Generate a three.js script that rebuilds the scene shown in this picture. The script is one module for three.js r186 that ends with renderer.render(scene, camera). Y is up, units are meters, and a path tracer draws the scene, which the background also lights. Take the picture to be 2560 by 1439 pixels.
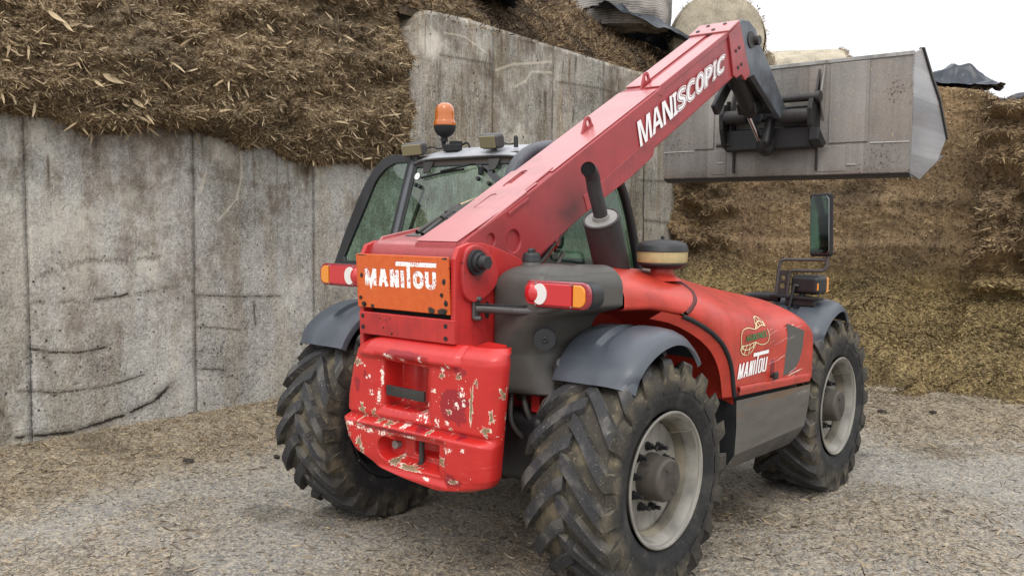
import * as THREE from 'three';
import { RoundedBoxGeometry } from 'three/addons/geometries/RoundedBoxGeometry.js';
import { mergeGeometries, mergeVertices, toCreasedNormals } from 'three/addons/utils/BufferGeometryUtils.js';

// ---------------------------------------------------------------- camera, sky, sun, exposure
const scene = new THREE.Scene();
const camera = new THREE.PerspectiveCamera(35.58, 1024 / 575, 0.1, 400);
{
  const yaw = 0.68656, pitch = 0.07369, roll = 0.00803;
  const f = new THREE.Vector3(-Math.sin(yaw) * Math.cos(pitch), -Math.sin(pitch), -Math.cos(yaw) * Math.cos(pitch));
  const r0 = new THREE.Vector3(Math.cos(yaw), 0, -Math.sin(yaw)), u0 = r0.clone().cross(f);
  const r = r0.clone().multiplyScalar(Math.cos(roll)).addScaledVector(u0, Math.sin(roll));
  const u = u0.clone().multiplyScalar(Math.cos(roll)).addScaledVector(r0, -Math.sin(roll));
  camera.quaternion.setFromRotationMatrix(new THREE.Matrix4().makeBasis(r, u, f.clone().negate()));
  camera.position.set(3.23687, 1.78977, 3.73243);
}
{ // overcast sky: bright, a little brighter towards the zenith
  const W = 256, H = 128, d = new Float32Array(W * H * 4);
  for (let j = 0; j < H; j++) for (let i = 0; i < W; i++) {
    const el = (j + 0.5) / H * Math.PI - Math.PI / 2, az = i / W * 2 * Math.PI, k = (j * W + i) * 4;
    const cl = 1 + 0.05 * Math.sin(az * 3 + el * 5) * Math.cos(el) + 0.04 * Math.sin(az * 7 - el * 9 + 1) * Math.cos(el);
    const L = el > 0 ? (1.08 + 1.3 * Math.sin(el)) * cl : 0.35;
    d[k] = L * 0.99; d[k + 1] = L; d[k + 2] = L * 1.03; d[k + 3] = 1;
  }
  const t = new THREE.DataTexture(d, W, H, THREE.RGBAFormat, THREE.FloatType);
  t.mapping = THREE.EquirectangularReflectionMapping; t.magFilter = t.minFilter = THREE.LinearFilter; t.needsUpdate = true;
  scene.background = t; scene.environment = t; scene.environmentIntensity = 1;
}
const sun = new THREE.DirectionalLight(new THREE.Color(1, 0.96, 0.9), 1.3);
sun.position.set(5, 11, 5); sun.target.position.set(0, 0, -3); sun.castShadow = true; sun.shadow.radius = 40;
sun.shadow.mapSize.set(2048, 2048);
Object.assign(sun.shadow.camera, { left: -14, right: 14, top: 14, bottom: -14, near: 0.5, far: 60 });
scene.add(sun, sun.target);
const renderer = new THREE.WebGLRenderer({ antialias: true });
renderer.setSize(1024, 575);
renderer.toneMapping = THREE.LinearToneMapping;
renderer.toneMappingExposure = 0.94;
renderer.shadowMap.enabled = true;

// ---------------------------------------------------------------- helpers
let seed = 20240517;
const rnd = () => { seed |= 0; seed = seed + 0x6D2B79F5 | 0; let t = Math.imul(seed ^ seed >>> 15, 1 | seed); t = t + Math.imul(t ^ t >>> 7, 61 | t) ^ t; return ((t ^ t >>> 14) >>> 0) / 4294967296; };
const rr = (a, b) => a + (b - a) * rnd();
const clamp = (x, a = 0, b = 1) => Math.min(b, Math.max(a, x));
const lerp = (a, b, t) => a + (b - a) * t;
const sstep = (a, b, x) => { const t = clamp((x - a) / (b - a)); return t * t * (3 - 2 * t); };
const h2 = (i, j, s = 0) => { let n = Math.imul(i, 374761393) ^ Math.imul(j, 668265263) ^ Math.imul(s, 2147483647 - 61); n = Math.imul(n ^ n >>> 13, 1274126177); return ((n ^ n >>> 16) >>> 0) / 4294967296; };
function vn(x, y, s = 0, p = 0) { // value noise 0..1, optional period
  let i = Math.floor(x), j = Math.floor(y); const fx = x - i, fy = y - j, u = fx * fx * (3 - 2 * fx), v = fy * fy * (3 - 2 * fy);
  let i1 = i + 1, j1 = j + 1;
  if (p) { i = ((i % p) + p) % p; j = ((j % p) + p) % p; i1 = ((i1 % p) + p) % p; j1 = ((j1 % p) + p) % p; }
  const a = h2(i, j, s), b = h2(i1, j, s), c = h2(i, j1, s), d = h2(i1, j1, s);
  return a + (b - a) * u + (c - a) * v + (a - b - c + d) * u * v;
}
function fbm(x, y, o = 4, s = 0, p = 0) { let a = 0.5, t = 0, n = 0; for (let k = 0; k < o; k++) { t += a * vn(x, y, s + k * 17, p); n += a; a *= 0.5; x *= 2; y *= 2; if (p) p *= 2; } return t / n; }
function interp(T, x) { // piecewise linear through [[x, y], ...]
  if (x <= T[0][0]) return T[0][1];
  for (let i = 1; i < T.length; i++) if (x <= T[i][0]) return lerp(T[i - 1][1], T[i][1], (x - T[i - 1][0]) / (T[i][0] - T[i - 1][0]));
  return T[T.length - 1][1];
}
const lin = (c) => (c <= 0.0031308 ? c * 12.92 : 1.055 * Math.pow(c, 1 / 2.4) - 0.055);
const byte = (c) => clamp(Math.round(lin(clamp(c)) * 255), 0, 255);
function dataTex(w, h, fn, srgb = true, rep = true) { // fn(u, v) -> [r, g, b] linear base colour (or raw when srgb is false)
  const d = new Uint8Array(w * h * 4);
  for (let j = 0; j < h; j++) for (let i = 0; i < w; i++) {
    const c = fn((i + 0.5) / w, (j + 0.5) / h), k = (j * w + i) * 4;
    for (let q = 0; q < 3; q++) d[k + q] = srgb ? byte(c[q]) : clamp(Math.round(c[q] * 255), 0, 255);
    d[k + 3] = 255;
  }
  const t = new THREE.DataTexture(d, w, h, THREE.RGBAFormat);
  t.magFilter = THREE.LinearFilter; t.minFilter = THREE.LinearMipmapLinearFilter; t.generateMipmaps = true;
  if (rep) t.wrapS = t.wrapT = THREE.RepeatWrapping;
  if (srgb) t.colorSpace = THREE.SRGBColorSpace;
  t.needsUpdate = true; return t;
}
function canvasTex(w, h, draw, srgb = true) {
  const c = document.createElement('canvas'); c.width = w; c.height = h; draw(c.getContext('2d'), w, h);
  const t = new THREE.CanvasTexture(c); if (srgb) t.colorSpace = THREE.SRGBColorSpace; t.anisotropy = 8; return t;
}
const V = (x, y, z) => new THREE.Vector3(x, y, z);
const counts = {};
function numbered(n) { const k = counts[n] = (counts[n] ?? -1) + 1; return k ? n + '_' + String(k).padStart(3, '0') : n; }
function boxUV(g, s = 1) { // uv in metres by dominant normal
  const p = g.attributes.position, n = g.attributes.normal, uv = new Float32Array(p.count * 2);
  for (let i = 0; i < p.count; i++) {
    const ax = Math.abs(n.getX(i)), ay = Math.abs(n.getY(i)), az = Math.abs(n.getZ(i));
    const x = p.getX(i), y = p.getY(i), z = p.getZ(i);
    if (ax >= ay && ax >= az) { uv[i * 2] = z * s; uv[i * 2 + 1] = y * s; }
    else if (ay >= az) { uv[i * 2] = x * s; uv[i * 2 + 1] = z * s; }
    else { uv[i * 2] = x * s; uv[i * 2 + 1] = y * s; }
  }
  g.setAttribute('uv', new THREE.BufferAttribute(uv, 2)); return g;
}
function clean(g) { g = g.index ? g.toNonIndexed() : g; for (const k of Object.keys(g.attributes)) if (!['position', 'normal', 'uv', 'color'].includes(k)) g.deleteAttribute(k); return g; }
function merge(list) { const L = list.flat().map((g) => { g = clean(g); if (!g.attributes.uv) boxUV(g); return g; }); return L.length === 1 ? L[0] : mergeGeometries(L); }
function mesh(name, geos, mat, parent, keepUV = false) {
  const g = merge(Array.isArray(geos) ? geos : [geos]); if (!keepUV) boxUV(g);
  const m = new THREE.Mesh(g, mat); m.name = parent ? name : numbered(name); m.castShadow = m.receiveShadow = true;
  (parent ?? scene).add(m); return m;
}
function part(name, parent, geos, mat, keepUV) { const m = mesh(name, geos, mat, parent, keepUV); m.name = numbered(name); return m; }
function group(name, parent) { const g = new THREE.Group(); g.name = numbered(name); (parent ?? scene).add(g); return g; }
function tag(o, label, category, grp) { o.userData.label = label; o.userData.category = category; if (grp) o.userData.group = grp; return o; }
function struct(o) { o.userData.kind = 'structure'; return o; }
const at = (g, x = 0, y = 0, z = 0, rx = 0, ry = 0, rz = 0) => g.applyMatrix4(new THREE.Matrix4().compose(V(x, y, z), new THREE.Quaternion().setFromEuler(new THREE.Euler(rx, ry, rz)), V(1, 1, 1)));
const rbox = (w, h, d, x, y, z, r = 0.01, rx = 0, ry = 0, rz = 0, seg = 2) => at(new RoundedBoxGeometry(w, h, d, seg, Math.min(r, w / 2.01, h / 2.01, d / 2.01)), x, y, z, rx, ry, rz);
const shapeOf = (pts, holes = []) => { const s = new THREE.Shape(pts.map((p) => new THREE.Vector2(p[0], p[1]))); for (const h of holes) s.holes.push(new THREE.Path(h.map((p) => new THREE.Vector2(p[0], p[1])))); return s; };
function exX(pts, x0, x1, b = 0.006, holes = []) { // outline in [z, y], solid from x0 to x1
  const g = new THREE.ExtrudeGeometry(shapeOf(pts, holes), { depth: x1 - x0 - 2 * b, bevelEnabled: b > 0, bevelSize: b, bevelOffset: -b, bevelThickness: b, bevelSegments: 2, curveSegments: 12 });
  return at(g.rotateY(-Math.PI / 2), x1 - b, 0, 0);
}
function exZ(pts, z0, z1, b = 0.004, holes = []) { // outline in [x, y], solid from z0 to z1
  const g = new THREE.ExtrudeGeometry(shapeOf(pts, holes), { depth: z1 - z0 - 2 * b, bevelEnabled: b > 0, bevelSize: b, bevelOffset: -b, bevelThickness: b, bevelSegments: 2, curveSegments: 12 });
  return at(g, 0, 0, z0 + b);
}
const tube = (pts, r, seg = 24, rad = 10, closed = false, tension = 0.5) => new THREE.TubeGeometry(new THREE.CatmullRomCurve3(pts.map((p) => V(...p)), closed, 'catmullrom', tension), seg, r, rad, closed);
function rod(a, b, r, r2 = r, n = 20) { const A = V(...a), B = V(...b), d = B.clone().sub(A), g = new THREE.CylinderGeometry(r2, r, d.length(), n); g.applyQuaternion(new THREE.Quaternion().setFromUnitVectors(V(0, 1, 0), d.normalize())); return at(g, ...A.clone().add(B).multiplyScalar(0.5).toArray()); }
const capCirc = (cx, cy, r, n = 24, a0 = 0, a1 = Math.PI * 2) => Array.from({ length: n }, (_, i) => { const a = a0 + (a1 - a0) * i / (a1 - a0 > 6.2 ? n : n - 1); return [cx + r * Math.cos(a), cy + r * Math.sin(a)]; });
function grid(rows, crease = 0) { // rows of points -> surface
  const n = rows.length, m = rows[0].length, p = new Float32Array(n * m * 3), idx = [];
  rows.forEach((r, i) => r.forEach((q, j) => p.set(q, (i * m + j) * 3)));
  for (let i = 0; i < n - 1; i++) for (let j = 0; j < m - 1; j++) { const a = i * m + j; idx.push(a, a + 1, a + m, a + 1, a + m + 1, a + m); }
  let g = new THREE.BufferGeometry(); g.setAttribute('position', new THREE.BufferAttribute(p, 3)); g.setIndex(idx);
  if (crease) { g = toCreasedNormals(g, crease); } else g.computeVertexNormals();
  return g;
}

// ---------------------------------------------------------------- materials
const std = (o) => new THREE.MeshStandardMaterial({ roughness: 0.6, side: THREE.DoubleSide, ...o });
const L3 = (r, g, b) => new THREE.Color().setRGB(r, g, b);
// paint: faint mottling, fine dirt specks, drip streaks (tileable, one metre)
const grime = (amt, speck, tint, drip = 1) => dataTex(512, 512, (u, v) => {
  const m = fbm(u * 8, v * 8, 4, 3, 8), st = fbm(u * 40, v * 3, 3, 9, 0 || 120), f = vn(u * 256, v * 256, 5, 256), sp = vn(u * 90, v * 90, 6, 90);
  let k = 1 - amt * clamp((m - 0.42) * 2.4) - amt * 0.5 * drip * clamp((st - 0.55) * 3) - 0.05 * f; const q = sp > 1 - speck ? 0.75 : 0;
  return [lerp(k, tint[0], q), lerp(k, tint[1], q), lerp(k, tint[2], q)].map((c) => clamp(c));
});
const scuffed = (t, n) => { const d = t.image.data, w = 512; for (let k = 0; k < n; k++) { let x = rr(0, w), y = rr(0, w); const a = rr(-0.5, 0.5) + (rnd() < 0.3 ? 1.5 : 0), l = rr(6, 90), q = rnd() < 0.5 ? 255 : 150; for (let i = 0; i < l; i++) { x += Math.cos(a); y += Math.sin(a); const p = ((((y | 0) % w + w) % w) * w + (((x | 0) % w + w) % w)) * 4; for (let c = 0; c < 3; c++) d[p + c] = lerp(d[p + c], q, 0.45); } } return t; };
const gPaint = scuffed(grime(0.3, 0.045, [0.45, 0.32, 0.28]), 140), gGrey = grime(0.4, 0.04, [0.7, 0.6, 0.5]), gSoft = grime(0.16, 0.012, [0.85, 0.78, 0.7], 0.2), gSteel = grime(0.5, 0.05, [0.5, 0.34, 0.22]);
const bumpFine = dataTex(256, 256, (u, v) => { const k = fbm(u * 32, v * 32, 3, 21, 32); return [k, k, k]; }, false);
const M = {
  red: new THREE.MeshPhysicalMaterial({ color: L3(0.5, 0.024, 0.022), map: gPaint, roughness: 0.46, clearcoat: 0.25, clearcoatRoughness: 0.35, side: THREE.DoubleSide }),
  boom: new THREE.MeshPhysicalMaterial({ color: L3(0.335, 0.031, 0.035), map: gPaint, roughness: 0.45, clearcoat: 0.3, clearcoatRoughness: 0.4, side: THREE.DoubleSide }),
  boomTop: new THREE.MeshPhysicalMaterial({ color: L3(0.46, 0.12, 0.12), map: gPaint, roughness: 0.38, clearcoat: 0.8, clearcoatRoughness: 0.35, side: THREE.DoubleSide }),  // boom red made paler for upper faces: fading plus sky sheen in the colour
  hood: new THREE.MeshPhysicalMaterial({ color: L3(0.5, 0.04, 0.022), map: gPaint, roughness: 0.45, clearcoat: 0.25, clearcoatRoughness: 0.35, side: THREE.DoubleSide }),
  fender: std({ color: L3(0.072, 0.083, 0.1), map: gSoft, roughness: 0.4 }),
  tank: std({ color: L3(0.074, 0.069, 0.061), map: gSoft, roughness: 0.5, bumpMap: bumpFine, bumpScale: 0.001 }),
  black: std({ color: L3(0.018, 0.019, 0.021), roughness: 0.5, map: gGrey }),
  rubber: std({ color: L3(0.012, 0.012, 0.013), roughness: 0.8 }),
  darksteel: std({ color: L3(0.05, 0.047, 0.045), map: gSteel, roughness: 0.55, metalness: 0.3 }),
  hitch: std({ color: L3(0.024, 0.023, 0.023), map: gSteel, roughness: 0.5, metalness: 0.2 }),
  tubeGrey: std({ color: L3(0.09, 0.085, 0.085), map: gGrey, roughness: 0.45, metalness: 0.2 }),
  muffler: std({ color: L3(0.05, 0.045, 0.047), map: gSteel, roughness: 0.6, metalness: 0.2 }),
  steel: std({ color: L3(0.27, 0.252, 0.235), map: grime(0.26, 0.03, [0.5, 0.36, 0.26]), roughness: 0.5, metalness: 0.2, bumpMap: bumpFine, bumpScale: 0.0015 }),
  jib: std({ color: L3(0.13, 0.145, 0.165), map: gSteel, roughness: 0.5, metalness: 0.2 }),
  chrome: std({ color: L3(0.6, 0.6, 0.6), roughness: 0.18, metalness: 1 }),
  rim: std({ color: L3(0.285, 0.27, 0.235), map: gSteel, roughness: 0.55 }), rimIn: std({ color: L3(0.25, 0.22, 0.165), map: grime(0.75, 0.05, [0.45, 0.3, 0.18]), roughness: 0.65 }),
  hub: std({ color: L3(0.085, 0.072, 0.06), map: gSteel, roughness: 0.65, metalness: 0.15 }),
  orange: std({ color: L3(0.6, 0.15, 0.03), roughness: 0.5 }),
  skirt: std({ color: L3(0.16, 0.15, 0.135), map: gGrey, roughness: 0.45, metalness: 0.1 }),
  roof: std({ color: L3(0.36, 0.37, 0.39), map: gGrey, roughness: 0.5 }),
  cabin: std({ color: L3(0.03, 0.032, 0.034), roughness: 0.6 }),
  pillar: std({ color: L3(0.1, 0.105, 0.12), map: gGrey, roughness: 0.5 }),
  glass: new THREE.MeshPhysicalMaterial({ color: L3(0.4, 0.6, 0.5), transmission: 1, thickness: 0, roughness: 0.02, ior: 1.62, side: THREE.DoubleSide }),
  lensRed: new THREE.MeshPhysicalMaterial({ color: L3(0.55, 0.012, 0.018), roughness: 0.2, clearcoat: 1, clearcoatRoughness: 0.1, side: THREE.DoubleSide }),
  lensDark: new THREE.MeshPhysicalMaterial({ color: L3(0.28, 0.008, 0.02), roughness: 0.25, clearcoat: 1, clearcoatRoughness: 0.15, side: THREE.DoubleSide }),
  lensAmber: new THREE.MeshPhysicalMaterial({ color: L3(0.75, 0.26, 0.015), roughness: 0.2, clearcoat: 1, clearcoatRoughness: 0.1, side: THREE.DoubleSide }),
  lensWhite: new THREE.MeshPhysicalMaterial({ color: L3(0.75, 0.73, 0.7), roughness: 0.25, clearcoat: 1, clearcoatRoughness: 0.1, side: THREE.DoubleSide }),
  lampGlass: std({ color: L3(0.22, 0.19, 0.11), roughness: 0.25, metalness: 0.2 }),
  cream: std({ color: L3(0.5, 0.4, 0.2), roughness: 0.35, map: gGrey }),
  mirror: std({ color: L3(0.75, 0.77, 0.78), roughness: 0.04, metalness: 1 }),
  grille: std({ color: L3(0.085, 0.078, 0.07), roughness: 0.7, bumpMap: bumpFine, bumpScale: 0.002 }),
  plastic: std({ color: L3(0.012, 0.018, 0.03), roughness: 0.36 }),
  hose: std({ color: L3(0.05, 0.046, 0.04), roughness: 0.6 }),
};

// ---------------------------------------------------------------- ground
const litterAt = (x, z) => { // how much chopped straw lies at a spot, 0..1
  const n = fbm(x * 1.3 + 5, z * 1.3, 4, 31), n2 = fbm(x * 0.5, z * 0.5 + 9, 3, 77);
  const wall = sstep(-2.2 + 0.8 * (n2 - 0.5) + 0.15 * z, -3.1 + 0.15 * z * 0, x);
  const pile = sstep(-3.7 + 1.2 * (n - 0.5), -5.2, z);
  return clamp(0.22 + wall * 0.9 + pile * 0.9 + 1.5 * (n - 0.5) + (n2 - 0.5) * 0.9);
};
const G0 = [-5, -10, 10.5, 15]; // x0, z0, width, depth of the detailed ground sheet
const groundTex = dataTex(2048, 2048, (u, v) => {
  const x = G0[0] + u * G0[2], z = G0[1] + (1 - v) * G0[3];
  const L = litterAt(x, z), a = fbm(x * 3, z * 3, 4, 4), f = vn(x * 130, z * 130, 8), f2 = vn(x * 60 + 7, z * 60, 12), f3 = vn(x * 25, z * 25, 14);
  const dark = sstep(0.62, 0.8, fbm(x * 2.2 + 30, z * 2.2, 4, 90));
  let g = 0.275 + 0.13 * (a - 0.5) + 0.24 * (f - 0.5) + 0.14 * (f2 - 0.5); if (f > 0.88) g += 0.2; 
  let s = 0.3 + 0.36 * (f - 0.45) + 0.16 * (f2 - 0.5) + 0.12 * (f3 - 0.5);
  g *= 1 - 0.35 * dark; s *= 1 - 0.3 * dark;
  const t = clamp(0.16 + L * 0.8 + (f2 - 0.5) * 0.8 + (f - 0.5) * 0.5), tr = 0.9 * (1 - 0.16 * dark);
  return [lerp(g * 0.98, s * 1.03, t) * tr, lerp(g * 0.925, s * 0.855, t) * tr, lerp(g * 0.83, s * 0.6, t) * tr];
}, true, false);
const groundBump = dataTex(1024, 1024, (u, v) => { const k = 0.5 * vn(u * 256, v * 256, 40, 256) + 0.3 * vn(u * 100, v * 100, 41, 100) + 0.2 * vn(u * 512, v * 512, 42, 512); return [k, k, k]; }, false);
const groundY = (x, z) => 0.03 * (fbm(x * 0.8, z * 0.8, 3, 55) - 0.5) + 0.022 * (fbm(x * 5, z * 5, 3, 56) - 0.5) - 0.004 + 0.07 * sstep(-3.1, -3.95, x);
{
  const nx = 260, nz = 360, rows = [];
  for (let j = 0; j <= nz; j++) { const r = []; for (let i = 0; i <= nx; i++) { const x = G0[0] + G0[2] * i / nx, z = G0[1] + G0[3] * (1 - j / nz); r.push([x, groundY(x, z), z]); } rows.push(r); }
  const g = grid(rows), p = g.attributes.position, uv = new Float32Array(p.count * 2);
  for (let i = 0; i < p.count; i++) { uv[2 * i] = (p.getX(i) - G0[0]) / G0[2]; uv[2 * i + 1] = 1 - (p.getZ(i) - G0[1]) / G0[3]; }
  g.setAttribute('uv', new THREE.BufferAttribute(uv, 2));
  const gb = groundBump.clone(); gb.repeat.set(4, 6); gb.needsUpdate = true;
  const m = struct(mesh('yard_ground', g, std({ map: groundTex, roughness: 0.95, bumpMap: gb, bumpScale: 0.01, side: THREE.FrontSide }), null, true));
  const far = new THREE.PlaneGeometry(160, 160).rotateX(-Math.PI / 2).translate(0, -0.09, 0);
  struct(mesh('outer_ground', far, std({ color: L3(0.25, 0.23, 0.2), roughness: 1 })));
}

// ---------------------------------------------------------------- concrete walls
const wallLine = (ctx, pts, px, py, w, style, blur = 0) => {
  ctx.strokeStyle = style; ctx.lineWidth = w; ctx.lineCap = 'round'; ctx.lineJoin = 'round'; ctx.beginPath();
  for (let i = 0; i < pts.length - 1; i++) { const n = 14; for (let k = 0; k <= n; k++) { const t = k / n, a = lerp(pts[i][0], pts[i + 1][0], t), b = lerp(pts[i][1], pts[i + 1][1], t) + 0.012 * (fbm(a * 9, pts[i][1] * 9 + t * 3, 3, 3) - 0.5); i + k ? ctx.lineTo(px(a), py(b)) : ctx.moveTo(px(a), py(b)); } }
  ctx.stroke();
};
function wallTextures(z0, z1, H, W, Hh, cracks, pale, stains, rough) { // u runs from z0 (left, near) to z1 (far)
  const px = (z) => (z0 - z) / (z0 - z1) * W, py = (y) => (1 - y / H) * Hh, ppm = W / (z0 - z1);
  const base = (ctx, bump) => {
    const im = ctx.createImageData(W, Hh), d = im.data;
    for (let j = 0; j < Hh; j++) for (let i = 0; i < W; i++) {
      const z = i / ppm, y = H * (1 - j / Hh), k = (j * W + i) * 4;
      const mott = fbm(z * 1.7, y * 1.7, 5, 60 + rough), streak = fbm(z * 11, y * 0.9, 4, 61), fine = vn(z * 130, y * 130, 62), fine2 = vn(z * 55, y * 40, 63), st2 = fbm(z * 45, y * 2.2, 3, 64);
      const low = sstep(1.5, 0.6, y + 0.7 * (fbm(z * 0.8, 3, 3, 5) - 0.5)) * (rough ? 0 : 1);
      let v;
      if (bump) { v = 0.55 + 0.35 * (fine - 0.5) * (0.5 + low) + 0.3 * (fine2 - 0.5) + 0.4 * (mott - 0.5) + 0.25 * low * (vn(z * 28, y * 28, 65) - 0.5); if (vn(z * 34, y * 34, 66) > 0.86 && fine > 0.3) v -= 0.35 * (0.3 + low); }
      else {
        v = (rough ? 0.285 : 0.355) + 0.3 * (mott - 0.5) + 0.14 * (fbm(z * 7, y * 7, 4, 68) - 0.5) + (rough ? 0.13 : 0.05) * (streak - 0.5) * (1 - 0.7 * low) + (rough ? 0.11 : 0.04) * (st2 - 0.5) * (1 - low) + 0.3 * (fine - 0.5) + 0.1 * (fine2 - 0.5) + 0.03 * low;
        if (vn(z * 34, y * 34, 66) > 0.88 && fine > 0.35) v -= 0.14 * (0.35 + low);
        if (vn(z * 75, y * 30, 67) > 0.93) v += 0.13;
      }
      if (bump) { d[k] = d[k + 1] = d[k + 2] = clamp(v) * 255; } else {
        const wm = fbm(z * 1.1 + 4, y * 0.8, 4, 70), br = sstep(0.46, 0.72, fbm(z * 5, y * 0.7 + 3, 4, 71)) * (0.55 + 0.3 * rough);
        let R = v * (1.0 + 0.07 * (wm - 0.5)), Gc = v * (0.96 - 0.035 * rough), B = v * (0.885 - 0.09 * rough);
        R *= 1 - 0.25 * br; Gc *= 1 - 0.33 * br; B *= 1 - 0.44 * br;
        d[k] = byte(R); d[k + 1] = byte(Gc); d[k + 2] = byte(B);
      }
      d[k + 3] = 255;
    }
    ctx.putImageData(im, 0, 0);
  };
  const map = canvasTex(W, Hh, (ctx) => {
    base(ctx, false);
    for (let q = 0; q < 80; q++) { // damp and dirty patches with ragged edges
      const z = rr(z1, z0), y = rr(0.1, H), a = rr(0.12, 0.5), b = rr(0.1, 0.45), dark = rnd() < 0.66;
      for (let k = 0; k < 260; k++) { const s0 = z + (rnd() + rnd() + rnd() - 1.5) * a * 1.2, y0 = y + (rnd() + rnd() + rnd() - 1.5) * b * 1.2; if (fbm(s0 * 7, y0 * 5, 4, 90 + q) < 0.5) continue; ctx.fillStyle = dark ? `rgba(72,58,44,${rr(0.03, 0.085)})` : `rgba(214,206,194,${rr(0.04, 0.12)})`; ctx.beginPath(); ctx.ellipse(px(s0), py(y0), rr(3, 16), rr(4, 26), 0, 0, 7); ctx.fill(); }
    }
    for (let q = 0; q < (rough ? 16 : 14); q++) { const z = rr(z1, z0), y = H * rr(0.78, 0.97), l = rr(0.2, 1.1), w = rr(0.01, 0.05); for (let k = 0; k < 150; k++) { const t = rnd(); ctx.fillStyle = `rgba(${rnd() < 0.6 ? '66,48,30' : '52,44,38'},${0.13 * (1 - t)})`; ctx.beginPath(); ctx.ellipse(px(z + (rnd() + rnd() - 1) * w), py(y - t * l), ppm * w * rr(0.05, 0.3), rr(4, 20), 0, 0, 7); ctx.fill(); } }
    for (let k = 0; k < 900; k++) { ctx.fillStyle = `rgba(84,66,44,${rr(0.04, 0.16)})`; ctx.beginPath(); ctx.ellipse(rr(0, W), py(0.16 * Math.pow(rnd(), 1.6)), rr(2, 14), rr(1, 6), 0, 0, 7); ctx.fill(); }
    for (const [pts, w, a, col] of stains) for (let i = 0; i < pts.length - 1; i++) { const ln = Math.hypot(pts[i + 1][0] - pts[i][0], pts[i + 1][1] - pts[i][1]), n = Math.ceil(ln / w * 40); for (let k = 0; k < n; k++) { const t = rnd(), g = (rnd() + rnd() + rnd() - 1.5) * 0.62 * w, vert = Math.abs(pts[i + 1][1] - pts[i][1]) > Math.abs(pts[i + 1][0] - pts[i][0]), s0 = lerp(pts[i][0], pts[i + 1][0], t) + (vert ? g : rr(-0.5, 0.5) * w), y0 = lerp(pts[i][1], pts[i + 1][1], t) + (vert ? rr(-0.5, 0.5) * w : g); if (fbm(s0 * 9, y0 * 7, 3, 88) < 0.4) continue; ctx.fillStyle = `rgba(${col},${a * rr(0.05, 0.16)})`; ctx.beginPath(); ctx.ellipse(px(s0), py(y0), ppm * w * rr(0.03, 0.2), ppm * w * rr(0.08, 0.32), 0, 0, 7); ctx.fill(); } }
    for (const [pts, w] of cracks) { wallLine(ctx, pts, px, py, w * ppm * 7, 'rgba(62,52,42,0.12)'); wallLine(ctx, pts, px, py, w * ppm * 3, 'rgba(52,44,36,0.2)'); for (let i = 0; i < pts.length - 1; i++) for (let k = 0; k < 46; k++) { const t = k / 46, a = lerp(pts[i][0], pts[i + 1][0], t), b = lerp(pts[i][1], pts[i + 1][1], t) + 0.012 * (fbm(a * 9, pts[i][1] * 9 + t * 3, 3, 3) - 0.5), n = fbm(a * 16, b * 16 + i, 3, 19); if (n < 0.4) continue; ctx.fillStyle = `rgba(40,33,27,${clamp((n - 0.36) * 3.4, 0, 0.75)})`; ctx.beginPath(); ctx.ellipse(px(a) + rr(-1.5, 1.5), py(b) + rr(-1.5, 1.5), w * ppm * rr(0.4, 1.2), w * ppm * rr(0.25, 0.7), rr(-0.5, 0.5), 0, 7); ctx.fill(); } }
    for (const [pts, w] of pale) { wallLine(ctx, pts, px, py, w * ppm * 2, 'rgba(214,204,182,0.25)'); wallLine(ctx, pts, px, py, w * ppm, 'rgba(222,212,190,0.3)'); }
    for (let k = 0; k < 5200; k++) { // scrapes and pale flecks
      const z = rr(z1, z0), y = rr(0.1, H) , l = rr(0.006, rough ? 0.13 : 0.06), an = rough || rnd() < 0.6 ? Math.PI / 2 + rr(-0.06, 0.06) : rr(0.6, 1.1);
      ctx.strokeStyle = rnd() < 0.72 ? `rgba(232,226,214,${rr(0.08, 0.5)})` : `rgba(50,42,34,${rr(0.1, 0.4)})`; ctx.lineWidth = rr(0.6, 2.2);
      ctx.beginPath(); ctx.moveTo(px(z), py(y)); ctx.lineTo(px(z) + Math.cos(an) * l * ppm, py(y) - Math.sin(an) * l * ppm); ctx.stroke();
    }
    for (let k = 0; k < 420; k++) { const y = rr(0, rough ? H : 1.6), q = rr(1, 3.4); ctx.fillStyle = `rgba(32,27,23,${rr(0.4, 0.85)})`; ctx.beginPath(); ctx.ellipse(rr(0, W), py(y), q, q * rr(0.7, 1.4), 0, 0, 7); ctx.fill(); }
  });
  const bump = canvasTex(W >> 1, Hh >> 1, (ctx) => {
    const c2 = document.createElement('canvas'); c2.width = W; c2.height = Hh; const k2 = c2.getContext('2d'); base(k2, true);
    for (const [pts, w] of cracks) { wallLine(k2, pts, px, py, w * ppm * 2.5, 'rgba(60,60,60,0.25)'); wallLine(k2, pts, px, py, w * ppm * 0.9, 'rgba(0,0,0,0.5)'); }
    ctx.drawImage(c2, 0, 0, W >> 1, Hh >> 1);
  }, false);
  return { map, bump };
}
const WX = -3.93;
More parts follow.
